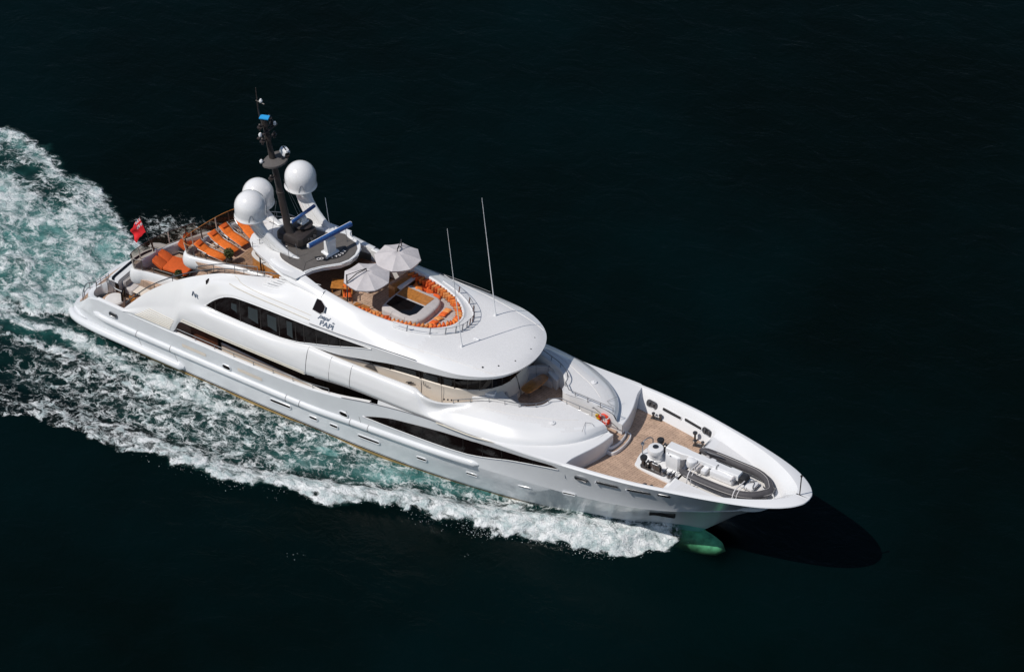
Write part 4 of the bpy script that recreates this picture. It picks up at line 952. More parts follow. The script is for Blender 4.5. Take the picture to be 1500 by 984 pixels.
def low_glass(name, outline, z, i0, i1):
    pts = [Vector((p.x, p.y, z)) for p in cr([(x, y, 0) for x, y in outline], 5)][i0:i1]
    g = MB(); g.grid([[p+Vector((0, .1, 0)), p+Vector((0, .1, .32))] for p in pts]); o = g.build(name, 'screen', Y)
    for i in range(0, len(pts), 5): p = pts[i]; g = MB(); g.tube([p+Vector((0, .1, -.05)), p+Vector((0, .1, .42))], .03, 6); g.build('balustrade_post', 'steeld', o)
low_glass('low_glass_panel', UA, 5.5, 3, 18); low_glass('low_glass_panel', SA, 7.86, 3, 22)
# small glazed hatch and the name on the starboard shoulder
def on_roof(x, s):
    """point on the roof side: s = 0 at the gutter, 1 at the ridge"""
    i = 0
    cols_ = ROOF; best = min(range(len(cols_)), key=lambda k: abs(cols_[k][1][0]-x)); j = best if cols_[best][1][0] <= x else max(best-1, 0); j = min(j, len(cols_)-2)
    t = (x-cols_[j][1][0])/max(cols_[j+1][1][0]-cols_[j][1][0], 1e-6)
    r = [Vector(a).lerp(Vector(b), t) for a, b in zip(cols_[j], cols_[j+1])]
    k = 1+s*10; k0 = min(int(k), len(r)-2); return r[k0].lerp(r[k0+1], k-k0)
def shoulder(x, z):
    """surface point at x and height z on the sloping shoulder"""
    if x <= 18.4: return Vector((x, shell_y(x, z), z))
    lo, hi = 0., 1.
    for _ in range(18):
        m_ = (lo+hi)/2
        if on_roof(x, m_).z < z: lo = m_
        else: hi = m_
    return on_roof(x, lo)
def lettering(body, size, x0, z0, name, shear=0, slope=1.0, dz=0):
    def place(u, v):
        x = x0+u; p = shoulder(x, z0+v*.62+u*dz); n = Vector((0, -.72, .69)); return p+n*.03
    return text_mesh(body, size, name, 'text', Y, place, shear=shear)
lettering('papi', .44, 19.18, 8.0, 'yacht_name', shear=.45)
lettering('du', .18, 19.9, 7.98, 'yacht_name', shear=.3)
lettering('PAPI', .52, 19.52, 7.70, 'yacht_name')
lettering('R', .5, 10.05, 5.95, 'builder_emblem', dz=0); 
q = MB(); q.tube([shoulder(9.72, z)+Vector((0, -.03, .02)) for z in (5.98, 6.22)], .035, 5); q.tube([shoulder(9.72, 6.22)+Vector((0, -.03, .02)), shoulder(9.95, 6.0)+Vector((0, -.03, .02))], .03, 5); q.build('emblem_stroke', 'text', Y)
hz = [shoulder(x, z)+Vector((0, -.02, .02)) for x, z in ((18.25, 8.2), (18.28, 8.72), (18.6, 8.72), (19.0, 8.54), (19.05, 8.28), (18.85, 8.15))]
q = MB(); q.add(hz, [tuple(range(6))]); o = q.build('shoulder_window', 'glass', Y, smooth=0); q = MB(); q.tube(hz, .025, 5, closed=True); q.build('window_frame', 'white', o)
q = MB(); q.tube([hz[3]+Vector((.06, -.03, 0)), hz[4]+Vector((.07, -.03, .02))], .05, 6); q.build('hinge_cover', 'steel', o)
# details on the cream wall beside the wheelhouse
for x in (25.9, 27.3):
    q = MB(); q.tube([(x, -3.42+.03*(x-25), z) for z in (4.95, 6.45)], .015, 4); q.build('door_seam', 'seam', Y)
for dx in (0, .14):
    q = MB(); q.tube([(24.9+dx, -3.5, 5.75), (25.3+dx, -3.5, 5.95)], .03, 5); q.build('vent_slit', 'black', Y)
q = MB(); q.tube([(26.1, -3.46, 6.3), (26.15, -3.46, 6.05), (26.45, -3.44, 6.1)], .022, 5); q.build('door_handle', 'black', Y)
q = MB(); q.add([(22.0, -3.62, 5.75), (22.55, -3.6, 6.25), (22.9, -3.58, 5.72)], [(0, 1, 2)]); q.build('vent_recess', 'grey', Y)
for x in (27.75, 27.95, 28.15, 28.5):
    q = MB(); q.lathe([(.05, 0), (.05, .06), (.02, .08)], (x, -3.75+.45*(x-27.75), 5.9), 8); q.build('stern_control', 'black', Y)

# ------------------------------------------------------------------ forward lounge: fixed sofa, lockers, table
SO = [(31.65, 2.35), (30.9, 2.3), (30.2, 1.85), (29.85, 1.1), (29.75, .3), (29.85, -.5), (30.2, -1.15), (30.8, -1.6), (31.5, -1.75)]
sp = along([(a, b, 0) for a, b in SO], 5)
def inn(i, d):
    a, b = Vector(sp[max(i-1, 0)]), Vector(sp[min(i+1, len(sp)-1)]); t = (b-a).normalized(); n = Vector((-t.y, t.x, 0)); p = Vector(sp[i]); 
    if n.dot(Vector((31.3, .3, 0))-p) < 0: n = -n
    return p+n*d
rows = [[inn(i, 0)+Vector((0, 0, 4.86)), inn(i, 0)+Vector((0, 0, 5.75)), inn(i, .05)+Vector((0, 0, 5.82)), inn(i, .16)+Vector((0, 0, 5.8)), inn(i, .26)+Vector((0, 0, 5.36)), inn(i, .72)+Vector((0, 0, 5.32)), inn(i, .76)+Vector((0, 0, 5.26)), inn(i, .74)+Vector((0, 0, 4.86))] for i in range(len(sp))]
g = MB(); g.grid(rows)
for r in (rows[0], rows[-1]): n0 = len(g.v); g.v += [tuple(v) for v in r]; g.f.append(tuple(range(n0, n0+8))); g.mi.append(0)
sofa = g.build('lounge_sofa', 'seat', Y, smooth=40)
for i in range(4, len(sp)-2, 5):
    g = MB(); g.tube([Vector(rows[i][k])+Vector((0, 0, .008)) for k in (2, 3, 4, 5)], .012, 4); g.build('upholstery_seam', 'seam', sofa)
g = MB(); g.prism([(28.6, -2.75), (30.3, -2.5), (31.9, -2.25), (31.75, -1.75), (30.8, -1.62), (30.1, -1.25), (29.6, -1.1), (29.2, -1.8)], 4.86, 5.98, .05); lk = g.build('deck_locker', 'white', Y)
g = MB(); g.box((29.75, -1.9, 6.05), (.6, .5, .25), rz=R(15), bev=.06); g.build('control_pod', 'white', lk)
for x in (29.6, 30.3, 31.0): g = MB(); g.tube([(x, -2.78+.17*(x-28.6)+.0-.01, 5.0), (x, -2.78+.17*(x-28.6), 5.9)], .01, 4); g.build('door_seam', 'seam', lk)
g = MB(); g.prism([(32.0, 1.6), (31.2, 2.0), (31.2, 2.5), (31.95, 2.45)], 4.86, 5.6, .05); g.build('sofa_end_cabinet', 'white', Y)

def thing(name, label, cat, loc, rz=0, group=None):
    o = empty(name, loc, None, rz); return tag(o, label, cat, group)
t = thing('lounge_table', 'boat shaped varnished wooden table on one steel leg in front of the curved sofa', 'table', (31.05, .75, 4.87), R(-8))
g = MB(); tp = [(-.3, -.85), (.05, -.98), (.35, -.85), (.42, 0), (.3, .85), (.0, .98), (-.25, .85), (-.36, 0)]
g.prism([tuple(v)[:2] for v in cr([(a, b, 0) for a, b in tp], 4, closed=True)], .66, .72, .015); g.build('table_top', 'varnish', t)
g = MB(); g.tube([(0, -.5, 0), (0, -.5, .66)], .05, 8); g.build('leg', 'steel', t)
g = MB(); g.tube([(0, .5, 0), (0, .5, .66)], .05, 8); g.build('leg', 'steel', t)
# lifebuoy on the passage wall
t = thing('lifebuoy', 'red and white lifebuoy hung on the wall of the central passage', 'lifebuoy', (36.05, .40, 5.35))
def ring(r, rr, a0, a1, n, material, name, extra=0):
    g = MB(); g.tube([(r*math.cos(a), 0, r*math.sin(a)) for a in frange(a0, a1, n)], rr+extra, 8, closed=(a1-a0 > 6.2)); return g.build(name, material, t)
ring(.31, .085, 0, 2*math.pi*31/32, 32, 'red', 'ring')
for k in range(4): ring(.31, .087, k*math.pi/2+.6, k*math.pi/2+.8, 4, 'flagw', 'reflective_band', .004)
g = MB(); g.tube([(-.42+.13*math.cos(a), -.02+.05*math.sin(2*a), .05+.17*math.sin(a)) for a in frange(0, 6, 16)], .045, 6); g.tube([(-.5, 0, -.15), (-.4, 0, .22), (-.34, 0, -.1)], .04, 6); g.build('rescue_line', 'yellow', t)
q = MB(); q.tube([(35.2, .46, 5.8), (35.3, .42, 5.9), (36.9, .42, 5.15), (36.95, .46, 5.0)], .022, 6); q.build('passage_handrail', 'steel', Y)

# ------------------------------------------------------------------ sun deck lounge
tub = MB(); TB = [(21.45, -.95), (22.3, -1.25), (23.3, -1.3), (23.95, -1.1), (24.25, -.55), (24.3, .4), (24.2, 1.1), (23.8, 1.5), (22.6, 1.55), (21.6, 1.5)]
pp = [tuple(v)[:2] for v in cr([(a, b, 0) for a, b in TB], 3, closed=True)]
tub.prism(pp, 7.5, 8.3, .14); tb = tub.build('spa_pool', 'seat', Y, smooth=50)
g = MB(); ti = [(21.6, -.72), (22.9, -.95), (23.4, -.9), (23.62, -.5), (23.62, .28), (21.6, .28)]; g.prism(ti, 8.2, 8.312); g.build('pool_water', 'tank', tb, smooth=0)
g = MB(); g.prism([(21.6, .4), (23.62, .4), (23.68, 1.25), (21.65, 1.3)], 8.2, 8.315); g.build('pool_cover_boards', 'varnish', tb, smooth=0)
for p in (pp[3], pp[6], pp[10], pp[15], pp[20]):
    g = MB(); g.tube([(p[0], p[1], 7.6), (p[0], p[1], 8.18), (p[0]+(22.8-p[0])*.08, p[1]*.93, 8.31)], .012, 4); g.build('upholstery_seam', 'seam', tb)
g = MB(); PD = [(21.9, -2.32), (22.5, -2.3), (23.8, -2.05), (24.8, -1.7), (25.45, -1.3), (25.9, -.9), (26.2, 0)]; PD = PD+[(a, -b) for a, b in PD[::-1][1:]]
g.prism([tuple(v)[:2] for v in cr([(a, b, 0) for a, b in PD], 4)], 7.5, 7.92, .05); pad = g.build('lounge_pad', 'seat', Y, smooth=40)
for a, b in (((24.3, -.6), (25.7, -1.1)), ((24.35, .4), (26.2, .3)), ((24.2, 1.2), (25.3, 1.6)), ((23.2, -1.35), (23.4, -2.15))):
    g = MB(); g.tube([(a[0], a[1], 7.925), (b[0], b[1], 7.925)], .013, 4); g.build('upholstery_seam', 'seam', pad)
g = MB(); g.prism([(20.75, .75), (21.3, .6), (21.55, 2.2), (21.0, 2.35)], 7.5, 8.5, .03); bar = g.build('bar_counter', 'varnish', Y)
g = MB(); g.prism([(21.2, .85), (21.62, .75), (21.75, 2.2), (21.3, 2.3)], 8.36, 8.47, .02); g.build('bar_top', 'white2', bar)
g = MB(); g.box((19.0, .9, 7.95), (1.2, 1.2, .9), bev=.05); g.build('shaded_cabinet', 'white2', Y)
g = MB(); g.box((18.8, 1.4, 8.15), (1.8, 1.4, .5), rz=.1, bev=.03); g.build('cabinet_front', 'wooddk', Y)

def pillow_mesh(w, h, d):
    g = MB(); n = 8; top, bot_ = [], []
    for i in range(n+1):
        a, b = [], []
        for j in range(n+1):
            u, v = -1+2*i/n, -1+2*j/n; k = (1-u**4)*(1-v**4); pinch = 1-.12*(1-abs(u*v))*max(abs(u), abs(v))**3
            z = d/2*max(k, 0)**.45; a.append((u*w/2*pinch, v*h/2*pinch, z)); b.append((u*w/2*pinch, v*h/2*pinch, -z))
        top.append(a); bot_.append(b)
    g.grid(top); g.grid(bot_, flip=True); return g
def pillow(name, material, loc, rot, label, group, size=(.46, .48, .19)):
    key = (material, size)
    if key not in PIL:
        o = pillow_mesh(*size).build(name, material, None, smooth=60); PIL[key] = o
    else:
        o = PIL[key].copy(); COL.objects.link(o)
    o.location = loc; o.rotation_euler = rot; o.parent = None; tag(o, label, 'cushion', group); return o
PIL = {}
ct = [Vector(p) for p in along(C_T2, 6)]; ct = [p for p in ct if p.x > 20.35]; ct = ct+[Vector((p.x, -p.y, p.z)) for p in ct[::-1][1:] if p.x > 21.2]
# resample at even steps
out = [ct[0]]; acc = 0; last = ct[0]
for p in ct[1:]:
    seg = (p-last).length
    while acc+seg >= .265:
        r = (.265-acc)/seg; last = last.lerp(p, r); out.append(last.copy()); seg = (p-last).length; acc = 0
    acc += seg; last = p
rnd = random.Random(5)
for i, p in enumerate(out):
    a, b = out[max(i-1, 0)], out[min(i+1, len(out)-1)]; t = (b-a).normalized(); n = Vector((-t.y, t.x, 0))
    if n.dot(Vector((23.5, 0, p.z))-p) < 0: n = -n
    q = p+n*.17; ang = math.atan2(t.y, t.x)
    mt_ = ('cush1', 'cush2', 'cush1', 'cush3', 'cush2', 'cush1', 'cush3')[rnd.randrange(7)]
    pillow('scatter_cushion', mt_, (q.x, q.y, 8.40+rnd.uniform(-.03, .04)), (R(78+rnd.uniform(-8, 8)), R(rnd.uniform(-10, 10)), ang+R(68+rnd.uniform(-10, 10))),
           'one of the orange cushions packed upright in a ring inside the round deck coaming', 'orange cushions packed round the lounge coaming')
row5 = [(24.62, -.72, 'cush3', 'apricot cushion lying at the starboard end of the row behind the spa pool'), (24.7, -.3, 'cush2', 'red orange cushion second from the starboard end of the row behind the spa pool'), (24.72, .16, 'cush3', 'apricot cushion in the middle of the row behind the spa pool'), (24.72, .62, 'cush2', 'red orange star creased cushion beside the last one of the row behind the spa pool'), (24.72, 1.02, 'cush3', 'apricot cushion at the port end of the row behind the spa pool')]
for i, (x, y, mt_, lb) in enumerate(row5):
    pillow('floor_cushion', mt_, (x, y, 8.0), (R(rnd.uniform(-6, 6)), R(-12+rnd.uniform(-4, 4)), R(rnd.uniform(-16, 16))), lb, 'cushions lying in a row on the lounge pad', (.48, .44, .16))
pile = [(20.85, -1.75, 8.05, 'cush2', (60, 10, 30), 'red orange cushion against the small wooden table in the starboard pile'), (21.05, -2.0, 8.0, 'cush3', (40, 20, 70), 'apricot cushion sunk low beside the small wooden table in the starboard pile'),
        (21.45, -1.75, 8.12, 'cush3', (50, 5, 20), 'large apricot cushion standing in the middle of the starboard pile'), (21.85, -1.75, 8.1, 'cush3', (65, 0, 80), 'apricot cushion leaning beside the grey spa pool surround'),
        (22.15, -1.65, 8.02, 'cush2', (45, 15, 40), 'red orange cushion wedged at the corner of the spa pool surround'), (22.0, -2.05, 7.98, 'cush1', (15, 5, 10), 'orange cushion lying flat in front of the starboard pile')]
for x, y, z, mt_, r_, lb in pile:
    pillow('pile_cushion', mt_, (x, y, z), tuple(R(a) for a in r_), lb, 'cushions piled at the starboard side of the spa pool', (.55, .5, .2))
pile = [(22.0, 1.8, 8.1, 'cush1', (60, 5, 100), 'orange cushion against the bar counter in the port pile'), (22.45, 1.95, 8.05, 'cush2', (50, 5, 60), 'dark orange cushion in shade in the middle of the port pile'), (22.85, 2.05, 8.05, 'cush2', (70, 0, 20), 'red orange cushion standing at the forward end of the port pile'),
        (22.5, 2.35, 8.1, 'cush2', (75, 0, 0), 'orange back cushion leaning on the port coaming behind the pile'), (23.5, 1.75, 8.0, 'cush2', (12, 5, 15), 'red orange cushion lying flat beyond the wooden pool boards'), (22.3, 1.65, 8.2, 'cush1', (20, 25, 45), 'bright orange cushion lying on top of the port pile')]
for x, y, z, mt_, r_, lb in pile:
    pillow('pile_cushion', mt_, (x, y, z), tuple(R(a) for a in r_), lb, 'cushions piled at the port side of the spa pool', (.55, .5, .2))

# parasols
def parasol(name, label, loc, pole, rz):
    t = thing(name, label, 'parasol', loc, rz, 'grey octagonal parasols over the sun deck lounge')
    g = MB(); r = 1.42; n = 8; rows = []
    for k, (f, z) in enumerate(((.02, 0), (.3, -.10), (.6, -.22), (.85, -.34), (1, -.42), (1.0, -.50))):
        ring_ = []
        for j in range(n*4):
            a = j*2*math.pi/(n*4); seg = (j % 4)/4; sag = math.cos(math.pi/n)/math.cos(((j % 4)/4-.5)*2*math.pi/n) if j % 4 else 1
            sag = math.cos(math.pi/8)/math.cos((a % (math.pi/4))-math.pi/8)
            dip = -.05*math.sin(math.pi*seg)*f
            ring_.append((r*f*sag*math.cos(a), r*f*sag*math.sin(a), z+dip))
        rows.append(ring_)
    g.grid(rows, closev=True); g.build('canopy', 'canopy', t, smooth=12, solid=.008)
    for j in range(8):
        a = j*math.pi/4; h = MB(); h.tube([(0, 0, -.06), (r*.6*math.cos(a), r*.6*math.sin(a), -.26), (r*math.cos(a), r*math.sin(a), -.45)], .014, 5); h.build('rib', 'frame', t)
    M_ = Matrix.Rotation(-rz, 4, 'Z'); pl_ = M_ @ (Vector(pole)-Vector(loc)); pb = Vector((pl_.x, pl_.y, 7.5-loc[2])); pt_ = Vector((pl_.x, pl_.y, -.12))
    h = MB(); h.tube([pb, pt_+Vector((0, 0, .35))], .04, 8); h.build('pole', 'steeld', t)
    h = MB(); h.tube([pt_+Vector((0, 0, -.2)), pt_*.5+Vector((0, 0, .12)), Vector((0, 0, .16)), Vector((0, 0, -.05))], .03, 6); h.build('arm', 'black', t)
    h = MB(); h.tube([pt_+Vector((0, 0, .32)), Vector((0, 0, .2))], .022, 6); h.build('strut', 'black', t)
    return t
parasol('parasol', 'grey parasol nearest to the starboard coaming with its pole on the aft side', (20.3, -.78, 10.2), (19.72, -1.95, 0), R(10))
parasol('parasol', 'grey parasol on the port side standing behind the other one', (20.75, 1.72, 10.25), (20.45, 2.55, 0), R(22))
# small tables and chair
def cube_table(label, loc, rz, sx, sy, h):
    t = thing('side_table', label, 'table', loc, rz); g = MB(); g.box((0, 0, h-.03), (sx, sy, .05), bev=.01); g.build('table_top', 'varnish', t)
    for a in (-1, 1):
        g = MB(); g.box((a*(sx/2-.05), 0, (h-.06)/2), (.07, sy*.9, h-.06), bev=.01); g.build('leg', 'flagw' if a > 0 else 'varnish', t)
cube_table('low varnished wooden table between the starboard cushions and the deck chair', (20.3, -1.55, 7.5), R(2), .95, .75, .5)
t = thing('folding_chair', 'wooden folding chair with orange canvas seat in shade under the starboard parasol', 'chair', (18.9, -.85, 7.5), R(-55))
g = MB(); g.grid([[(x, y, .42+.03*math.cos(x*6)) for y in (-.25, 0, .25)] for x in frange(-.25, .25, 6)]); g.build('seat', 'cush2', t, solid=.02)
g = MB(); g.grid([[(-.25-.12*k, y, .5+.42*k) for y in (-.25, 0, .25)] for k in frange(0, 1, 5)]); g.build('backrest', 'orange', t, solid=.02)
for y in (-.27, .27):
    for a, b in (((-.3, y, 0), (.25, y, .43)), ((.28, y, 0), (-.4, y, .95))): g = MB(); g.tube([a, b], .02, 5); g.build('leg', 'varnish', t)
    g = MB(); g.box((0, y, .64), (.5, .05, .03)); g.build('armrest', 'varnish', t)
t = thing('deck_table', 'square varnished wooden table in shade beside the folding chair', 'table', (18.2, -.55, 7.5), R(28))
g = MB(); g.box((0, 0, .72), (1.1, .95, .05), bev=.015); g.build('table_top', 'varnish', t)
for a in (-1, 1):
    for b in (-1, 1): g = MB(); g.box((a*.45, b*.38, .35), (.06, .06, .7)); g.build('leg', 'varnish', t)

# aft bar on the sun deck
bp = along([(12.05, -.75, 0), (12.2, -1.2, 0), (12.7, -1.5, 0), (13.6, -1.68, 0), (14.9, -1.9, 0)], 5)
g = MB(); g.grid([[(p[0], p[1], 7.42), (p[0], p[1], 8.33), (p[0]+.03, p[1]+.04, 8.35), (p[0]+.05, p[1]+.14, 8.35), (p[0]+.05, p[1]+.14, 7.42)] for p in bp]); ab = g.build('aft_bar', 'varnish', Y)
g = MB(); g.grid([[(p[0]-.03, p[1]-.03, 8.355), (p[0]-.03, p[1]-.03, 8.40), (p[0]+.07, p[1]+.18, 8.40)] for p in bp]); g.build('bar_top', 'white2', ab)
# sun loungers
def lounger(label, loc, rz):
    t = thing('sun_lounger', label, 'sun lounger', loc, rz, 'orange loungers side by side on the aft sun deck')
    g = MB(); pts = [(-1.12, .72), (-1.05, .68), (-.5, .42), (-.42, .38), (.3, .36), (1.05, .34)]
    g.grid([[(x, y, z-.03*math.cos(y*3)*0) for y in (-.33, -.15, .15, .33)] for x, z in pts]); g.build('canvas', 'orange', t, smooth=20, solid=.025)
    g = MB(); g.box((-.92, 0, .68), (.26, .42, .08), tilt=R(26), bev=.03); g.build('head_pillow', 'burnt', t)
    for y in (-.35, .35):
        g = MB(); g.tube([(x, y, z-.02) for x, z in pts], .022, 6); g.build('side_rail', 'steel', t)
        for a, b in (((.75, y, .33), (.8, y, 0)), ((-.45, y, .36), (-.55, y, 0))): g = MB(); g.tube([a, b], .02, 5); g.build('leg', 'steel', t)
    g = MB(); g.tube([(-.8, -.3, .5), (-.3, -.3, .02)], .018, 5); g.tube([(-.8, .3, .5), (-.3, .3, .02)], .018, 5); g.tube([(-.3, -.3, .02), (-.3, .3, .02)], .018, 5); g.build('back_prop', 'steel', t)
    for y in (-.42, .42): g = MB(); g.tube([(-.75, y, .55), (-.1, y, .5), (.0, y, .34)], .018, 5); g.build('armrest', 'steeld', t)
    return t
lounger('orange lounger nearest the starboard bulwark, partly hidden behind its low glass', (9.62, -1.82, 7.43), R(0))
lounger('orange lounger with its foot behind the topiary plant', (9.7, -.72, 7.43), R(-10))
lounger('orange lounger third from starboard with a shaded tray frame on each side', (9.78, .2, 7.43), R(-13))
lounger('orange lounger partly under the nearest white satellite dome', (10.05, 1.2, 7.43), R(-25))
def sunpad(label, loc, rz):
    t = thing('double_sunpad', label, 'sunpad', loc, rz, 'burnt orange double sunpads on the aft upper deck')
    g = MB(); g.box((.1, 0, .14), (2.3, 1.35, .28), bev=.05); g.build('base', 'frame', t)
    g = MB(); g.box((.42, 0, .40), (1.65, 1.4, .22), bev=.08); g.build('mattress', 'burnt', t)
    for y in (-.36, .36):
        g = MB(); pr = [(-.4, .42), (-.75, .62), (-1.1, .78)]
        rows = []
        for k, (x, z) in enumerate(pr): w_ = .34 if k < 2 else .27; rows.append([(x, y-w_, z-.14), (x, y-w_, z+.02), (x, y-w_*.8, z+.07), (x, y+w_*.8, z+.07), (x, y+w_, z+.02), (x, y+w_, z-.14)])
        g.grid(rows, closev=True); n0 = len(g.v); g.v += rows[-1]; g.f.append(tuple(range(n0, n0+6))); g.mi.append(0); g.build('back_cushion', 'burnt', t)
    g = MB(); g.tube([(-1.12, -.7, .25), (-.3, -.76, .3), (1.2, -.74, .28)], .02, 5); g.build('base_rail', 'frame', t)
sunpad('burnt orange double sunpad on the starboard side behind the round topiary plant', (6.15, -1.35, 4.73), R(8))
sunpad('burnt orange double sunpad on the port side half hidden by the deck above', (6.35, .95, 4.73), R(14))
# topiary plants
def plant(label, loc, r, h, seed):
    t = thing('topiary_plant', label, 'potted plant', loc); rn = random.Random(seed)
    g = MB(); g.lathe([(.14, 0), (.19, .3), (.2, .32), (.17, .32), (.15, .28)], n=14); g.build('pot', 'pot', t)
    g = MB(); g.tube([(0, 0, .3), (.02, .01, h*.6), (0, 0, h)], [.03, .022, .012], 6); g.build('trunk', 'wooddk', t)
    g = MB()
    for k in range(900):
        d = Vector((rn.gauss(0, 1), rn.gauss(0, 1), rn.gauss(0, 1))).normalized()*r*(rn.random()**.4)*(1+.12*math.sin(rn.random()*20)); c = Vector((0, 0, h))+d
        u = Vector((rn.gauss(0, 1), rn.gauss(0, 1), rn.gauss(0, 1))).normalized()*.055; v = u.cross(Vector((rn.gauss(0, 1), rn.gauss(0, 1), rn.gauss(0, 1)))).normalized()*.03
        g.add([c-u, c-v, c+u, c+v], [(0, 1, 2, 3)])
    g.build('foliage', 'leaf', t, smooth=0, fix=False)
plant('round clipped plant in a dark pot in front of the orange loungers', (10.85, -1.72, 7.43), .3, .75, 1)
plant('smaller clipped plant in a dark pot at the corner of the starboard sunpad', (7.35, -2.35, 4.73), .23, .85, 2)
plant('low leafy plant beneath the smaller clipped one at the sunpad corner', (7.75, -2.45, 4.73), .2, .5, 3)
# cockpit dining: wooden armchairs and table
t = thing('cockpit_table', 'pale wooden dining table in the cockpit below the aft upper deck', 'table', (4.2, -1.5, 2.01))
g = MB(); g.box((0, 0, .72), (1.0, 2.0, .05), bev=.02); g.build('table_top', 'cream', t)
for y in (-.6, .6): g = MB(); g.tube([(0, y, 0), (0, y, .7)], .06, 8); g.build('leg', 'steel', t)
def armchair(label, loc, rz):
    t = thing('wooden_armchair', label, 'chair', loc, rz, 'wooden armchairs round the cockpit table')
    g = MB(); g.box((0, 0, .44), (.5, .5, .06), bev=.02); g.build('seat', 'varnish', t)
    g = MB(); g.box((-.25, 0, .72), (.05, .5, .5), bev=.02, tilt=R(-10)); g.build('backrest', 'varnish', t)
    for a in (-.22, .22):
        for b in (-.22, .22): g = MB(); g.box((a, b, .2), (.05, .05, .42)); g.build('leg', 'varnish', t)
    for b in (-.26, .26): g = MB(); g.box((0, b, .65), (.5, .05, .04)); g.build('armrest', 'varnish', t)
for (x, y, a), lb in zip(((4.9, -2.45, 180), (5.0, -1.75, 175), (4.2, -2.85, 90), (5.55, -2.9, 120)), ('wooden armchair at the forward starboard corner of the cockpit table', 'wooden armchair at the forward side of the cockpit table, further inboard', 'wooden armchair at the starboard end of the cockpit table', 'wooden armchair standing alone beside the arch rail in the cockpit')):
    armchair(lb, (x, y, 2.01), R(a))
# ensign
t = thing('ensign_flag', 'red ensign with union canton drooping from a dark raked staff at the stern', 'flag', (4.6, -1.2, 5.42))
g = MB(); g.tube([(0, 0, 0), (-.98, 0, 2.25)], [.045, .03], 8); g.build('staff', 'frame', t)
g = MB(); g.lathe([(.12, -.02), (.14, .12), (.1, .2)], n=10); g.box((.05, 0, .1), (.3, .2, .2), bev=.05); g.build('staff_socket', 'dome', t)
g = MB(); NU, NV = 36, 22; rows = []; ax = Vector((-.98, 0, 2.25)).normalized()
for i in range(NU+1):
    u = i/NU; r_ = []
    for j in range(NV+1):
        v = j/NV; p = ax*(2.4-1.05*v)
        f = Vector((-.62*u-.12*u*u, -.30*u+.13*math.sin(u*8+v*2.2)*u**.5, -.95*u-.45*u*u+.35*u*v))*.85
        r_.append(p+f+Vector((.06*math.sin(u*11+v*3), .05*math.sin(v*9+u*4), 0))*u)
    rows.append(r_)
g.grid(rows); o = g.build('ensign', ['flagr', 'flagb', 'flagw'], t, smooth=180, fix=False)
mi = []
for f in range(NU*NV):
    i, j = divmod(f, NV); u, v = (i+.5)/NU, (j+.5)/NV; k = 0
    if u < .5 and v < .5:
        a, b = u*2, v*2; k = 1
        if abs(a-b) < .13 or abs(a-(1-b)) < .13: k = 2
        if abs(a-b) < .04 or abs(a-(1-b)) < .04: k = 0
        if abs(a-.5) < .15 or abs(b-.5) < .17: k = 2
        if abs(a-.5) < .08 or abs(b-.5) < .1: k = 0
    mi.append(k)
if len(o.data.polygons) == NU*NV: o.data.polygons.foreach_set('material_index', mi)

# ------------------------------------------------------------------ tender in its well
t = thing('tender_boat', 'grey inflatable tender with white interior lashed in the well under the crane', 'boat', (44.6, .05, 4.82))
TU = [(-2.6, -1.1), (-1.5, -1.18), (0, -1.18), (1.2, -1.1), (2.0, -.78), (2.5, -.25), (2.62, 0)]; TU = TU+[(a, -b) for a, b in TU[::-1][1:]]
tp = cr([(a, b, .52+.12*max(a, 0)/2.6) for a, b in TU], 6)
n_ = len(tp); g = MB(); g.tube(tp, [.07+.16*min(1, min(i, n_-1-i)/2.5) for i in range(n_)], 14); g.build('inflatable_tube', 'tube', t, smooth=60)
g = MB(); 
for s_ in (1, -1): pass
g.tube([Vector(p)+(Vector((p[0]*.09, p[1], 0)).normalized()*.21)+Vector((0, 0, .02)) for p in tp[3:-3]], .03, 6); g.build('rubbing_strake', 'tubel', t)
g = MB(); g.tube([Vector(p)+Vector((0, 0, .25))-(Vector((p[0]*.09, p[1], 0)).normalized()*.05) for p in tp[6:-6]], .018, 5); g.build('grab_line', 'tubel', t)
g = MB(); rows = []
for x, w_, zk in ((-2.4, .8, -.05), (-1, .85, -.1), (.6, .8, -.08), (1.6, .6, .05), (2.3, .25, .25), (2.5, .03, .4)):
    rows.append([(x, -w_, .35), (x, -w_*.8, .15), (x, 0, zk), (x, w_*.8, .15), (x, w_, .35)])
g.grid(rows); g.build('boat_hull', 'dome', t, solid=.03)
g = MB(); g.prism([(-2.35, -.78), (1.2, -.8), (1.9, -.55), (2.2, 0), (1.9, .55), (1.2, .8), (-2.35, .78)], .3, .36); g.build('floor', 'white2', t, smooth=0)
g = MB(); g.box((-.25, -.1, .62), (1.5, .85, .5), bev=.06); g.build('console', 'dome', t)
g = MB(); g.box((.42, -.1, .78), (.12, .85, .3), bev=.04, tilt=R(25)); g.build('windscreen', 'canopy', t)
g = MB(); g.box((-1.35, 0, .6), (.35, 1.3, .3), bev=.05); g.build('seat', 'dome', t)
g = MB(); g.box((-1.78, 0, .62), (.3, 1.4, .3), bev=.08); g.build('seat', 'seat', t)
g = MB(); g.box((1.3, 0, .52), (.9, .8, .2), bev=.06); g.build('bow_locker', 'dome', t)
g = MB(); g.lathe([(.28, .5), (.34, .7), (.3, .95), (.1, 1.02)], (-2.25, -.35, 0), 14); g.box((-2.3, -.35, .6), (.35, .4, .4), bev=.1); g.build('engine_cover', 'dome', t)
g = MB(); g.tube([(-.72+.0, -.1+.16*math.cos(a), .92+.16*math.sin(a)) for a in frange(0, 5.9, 14)], .018, 5, closed=True); g.build('steering_wheel', 'black', t)
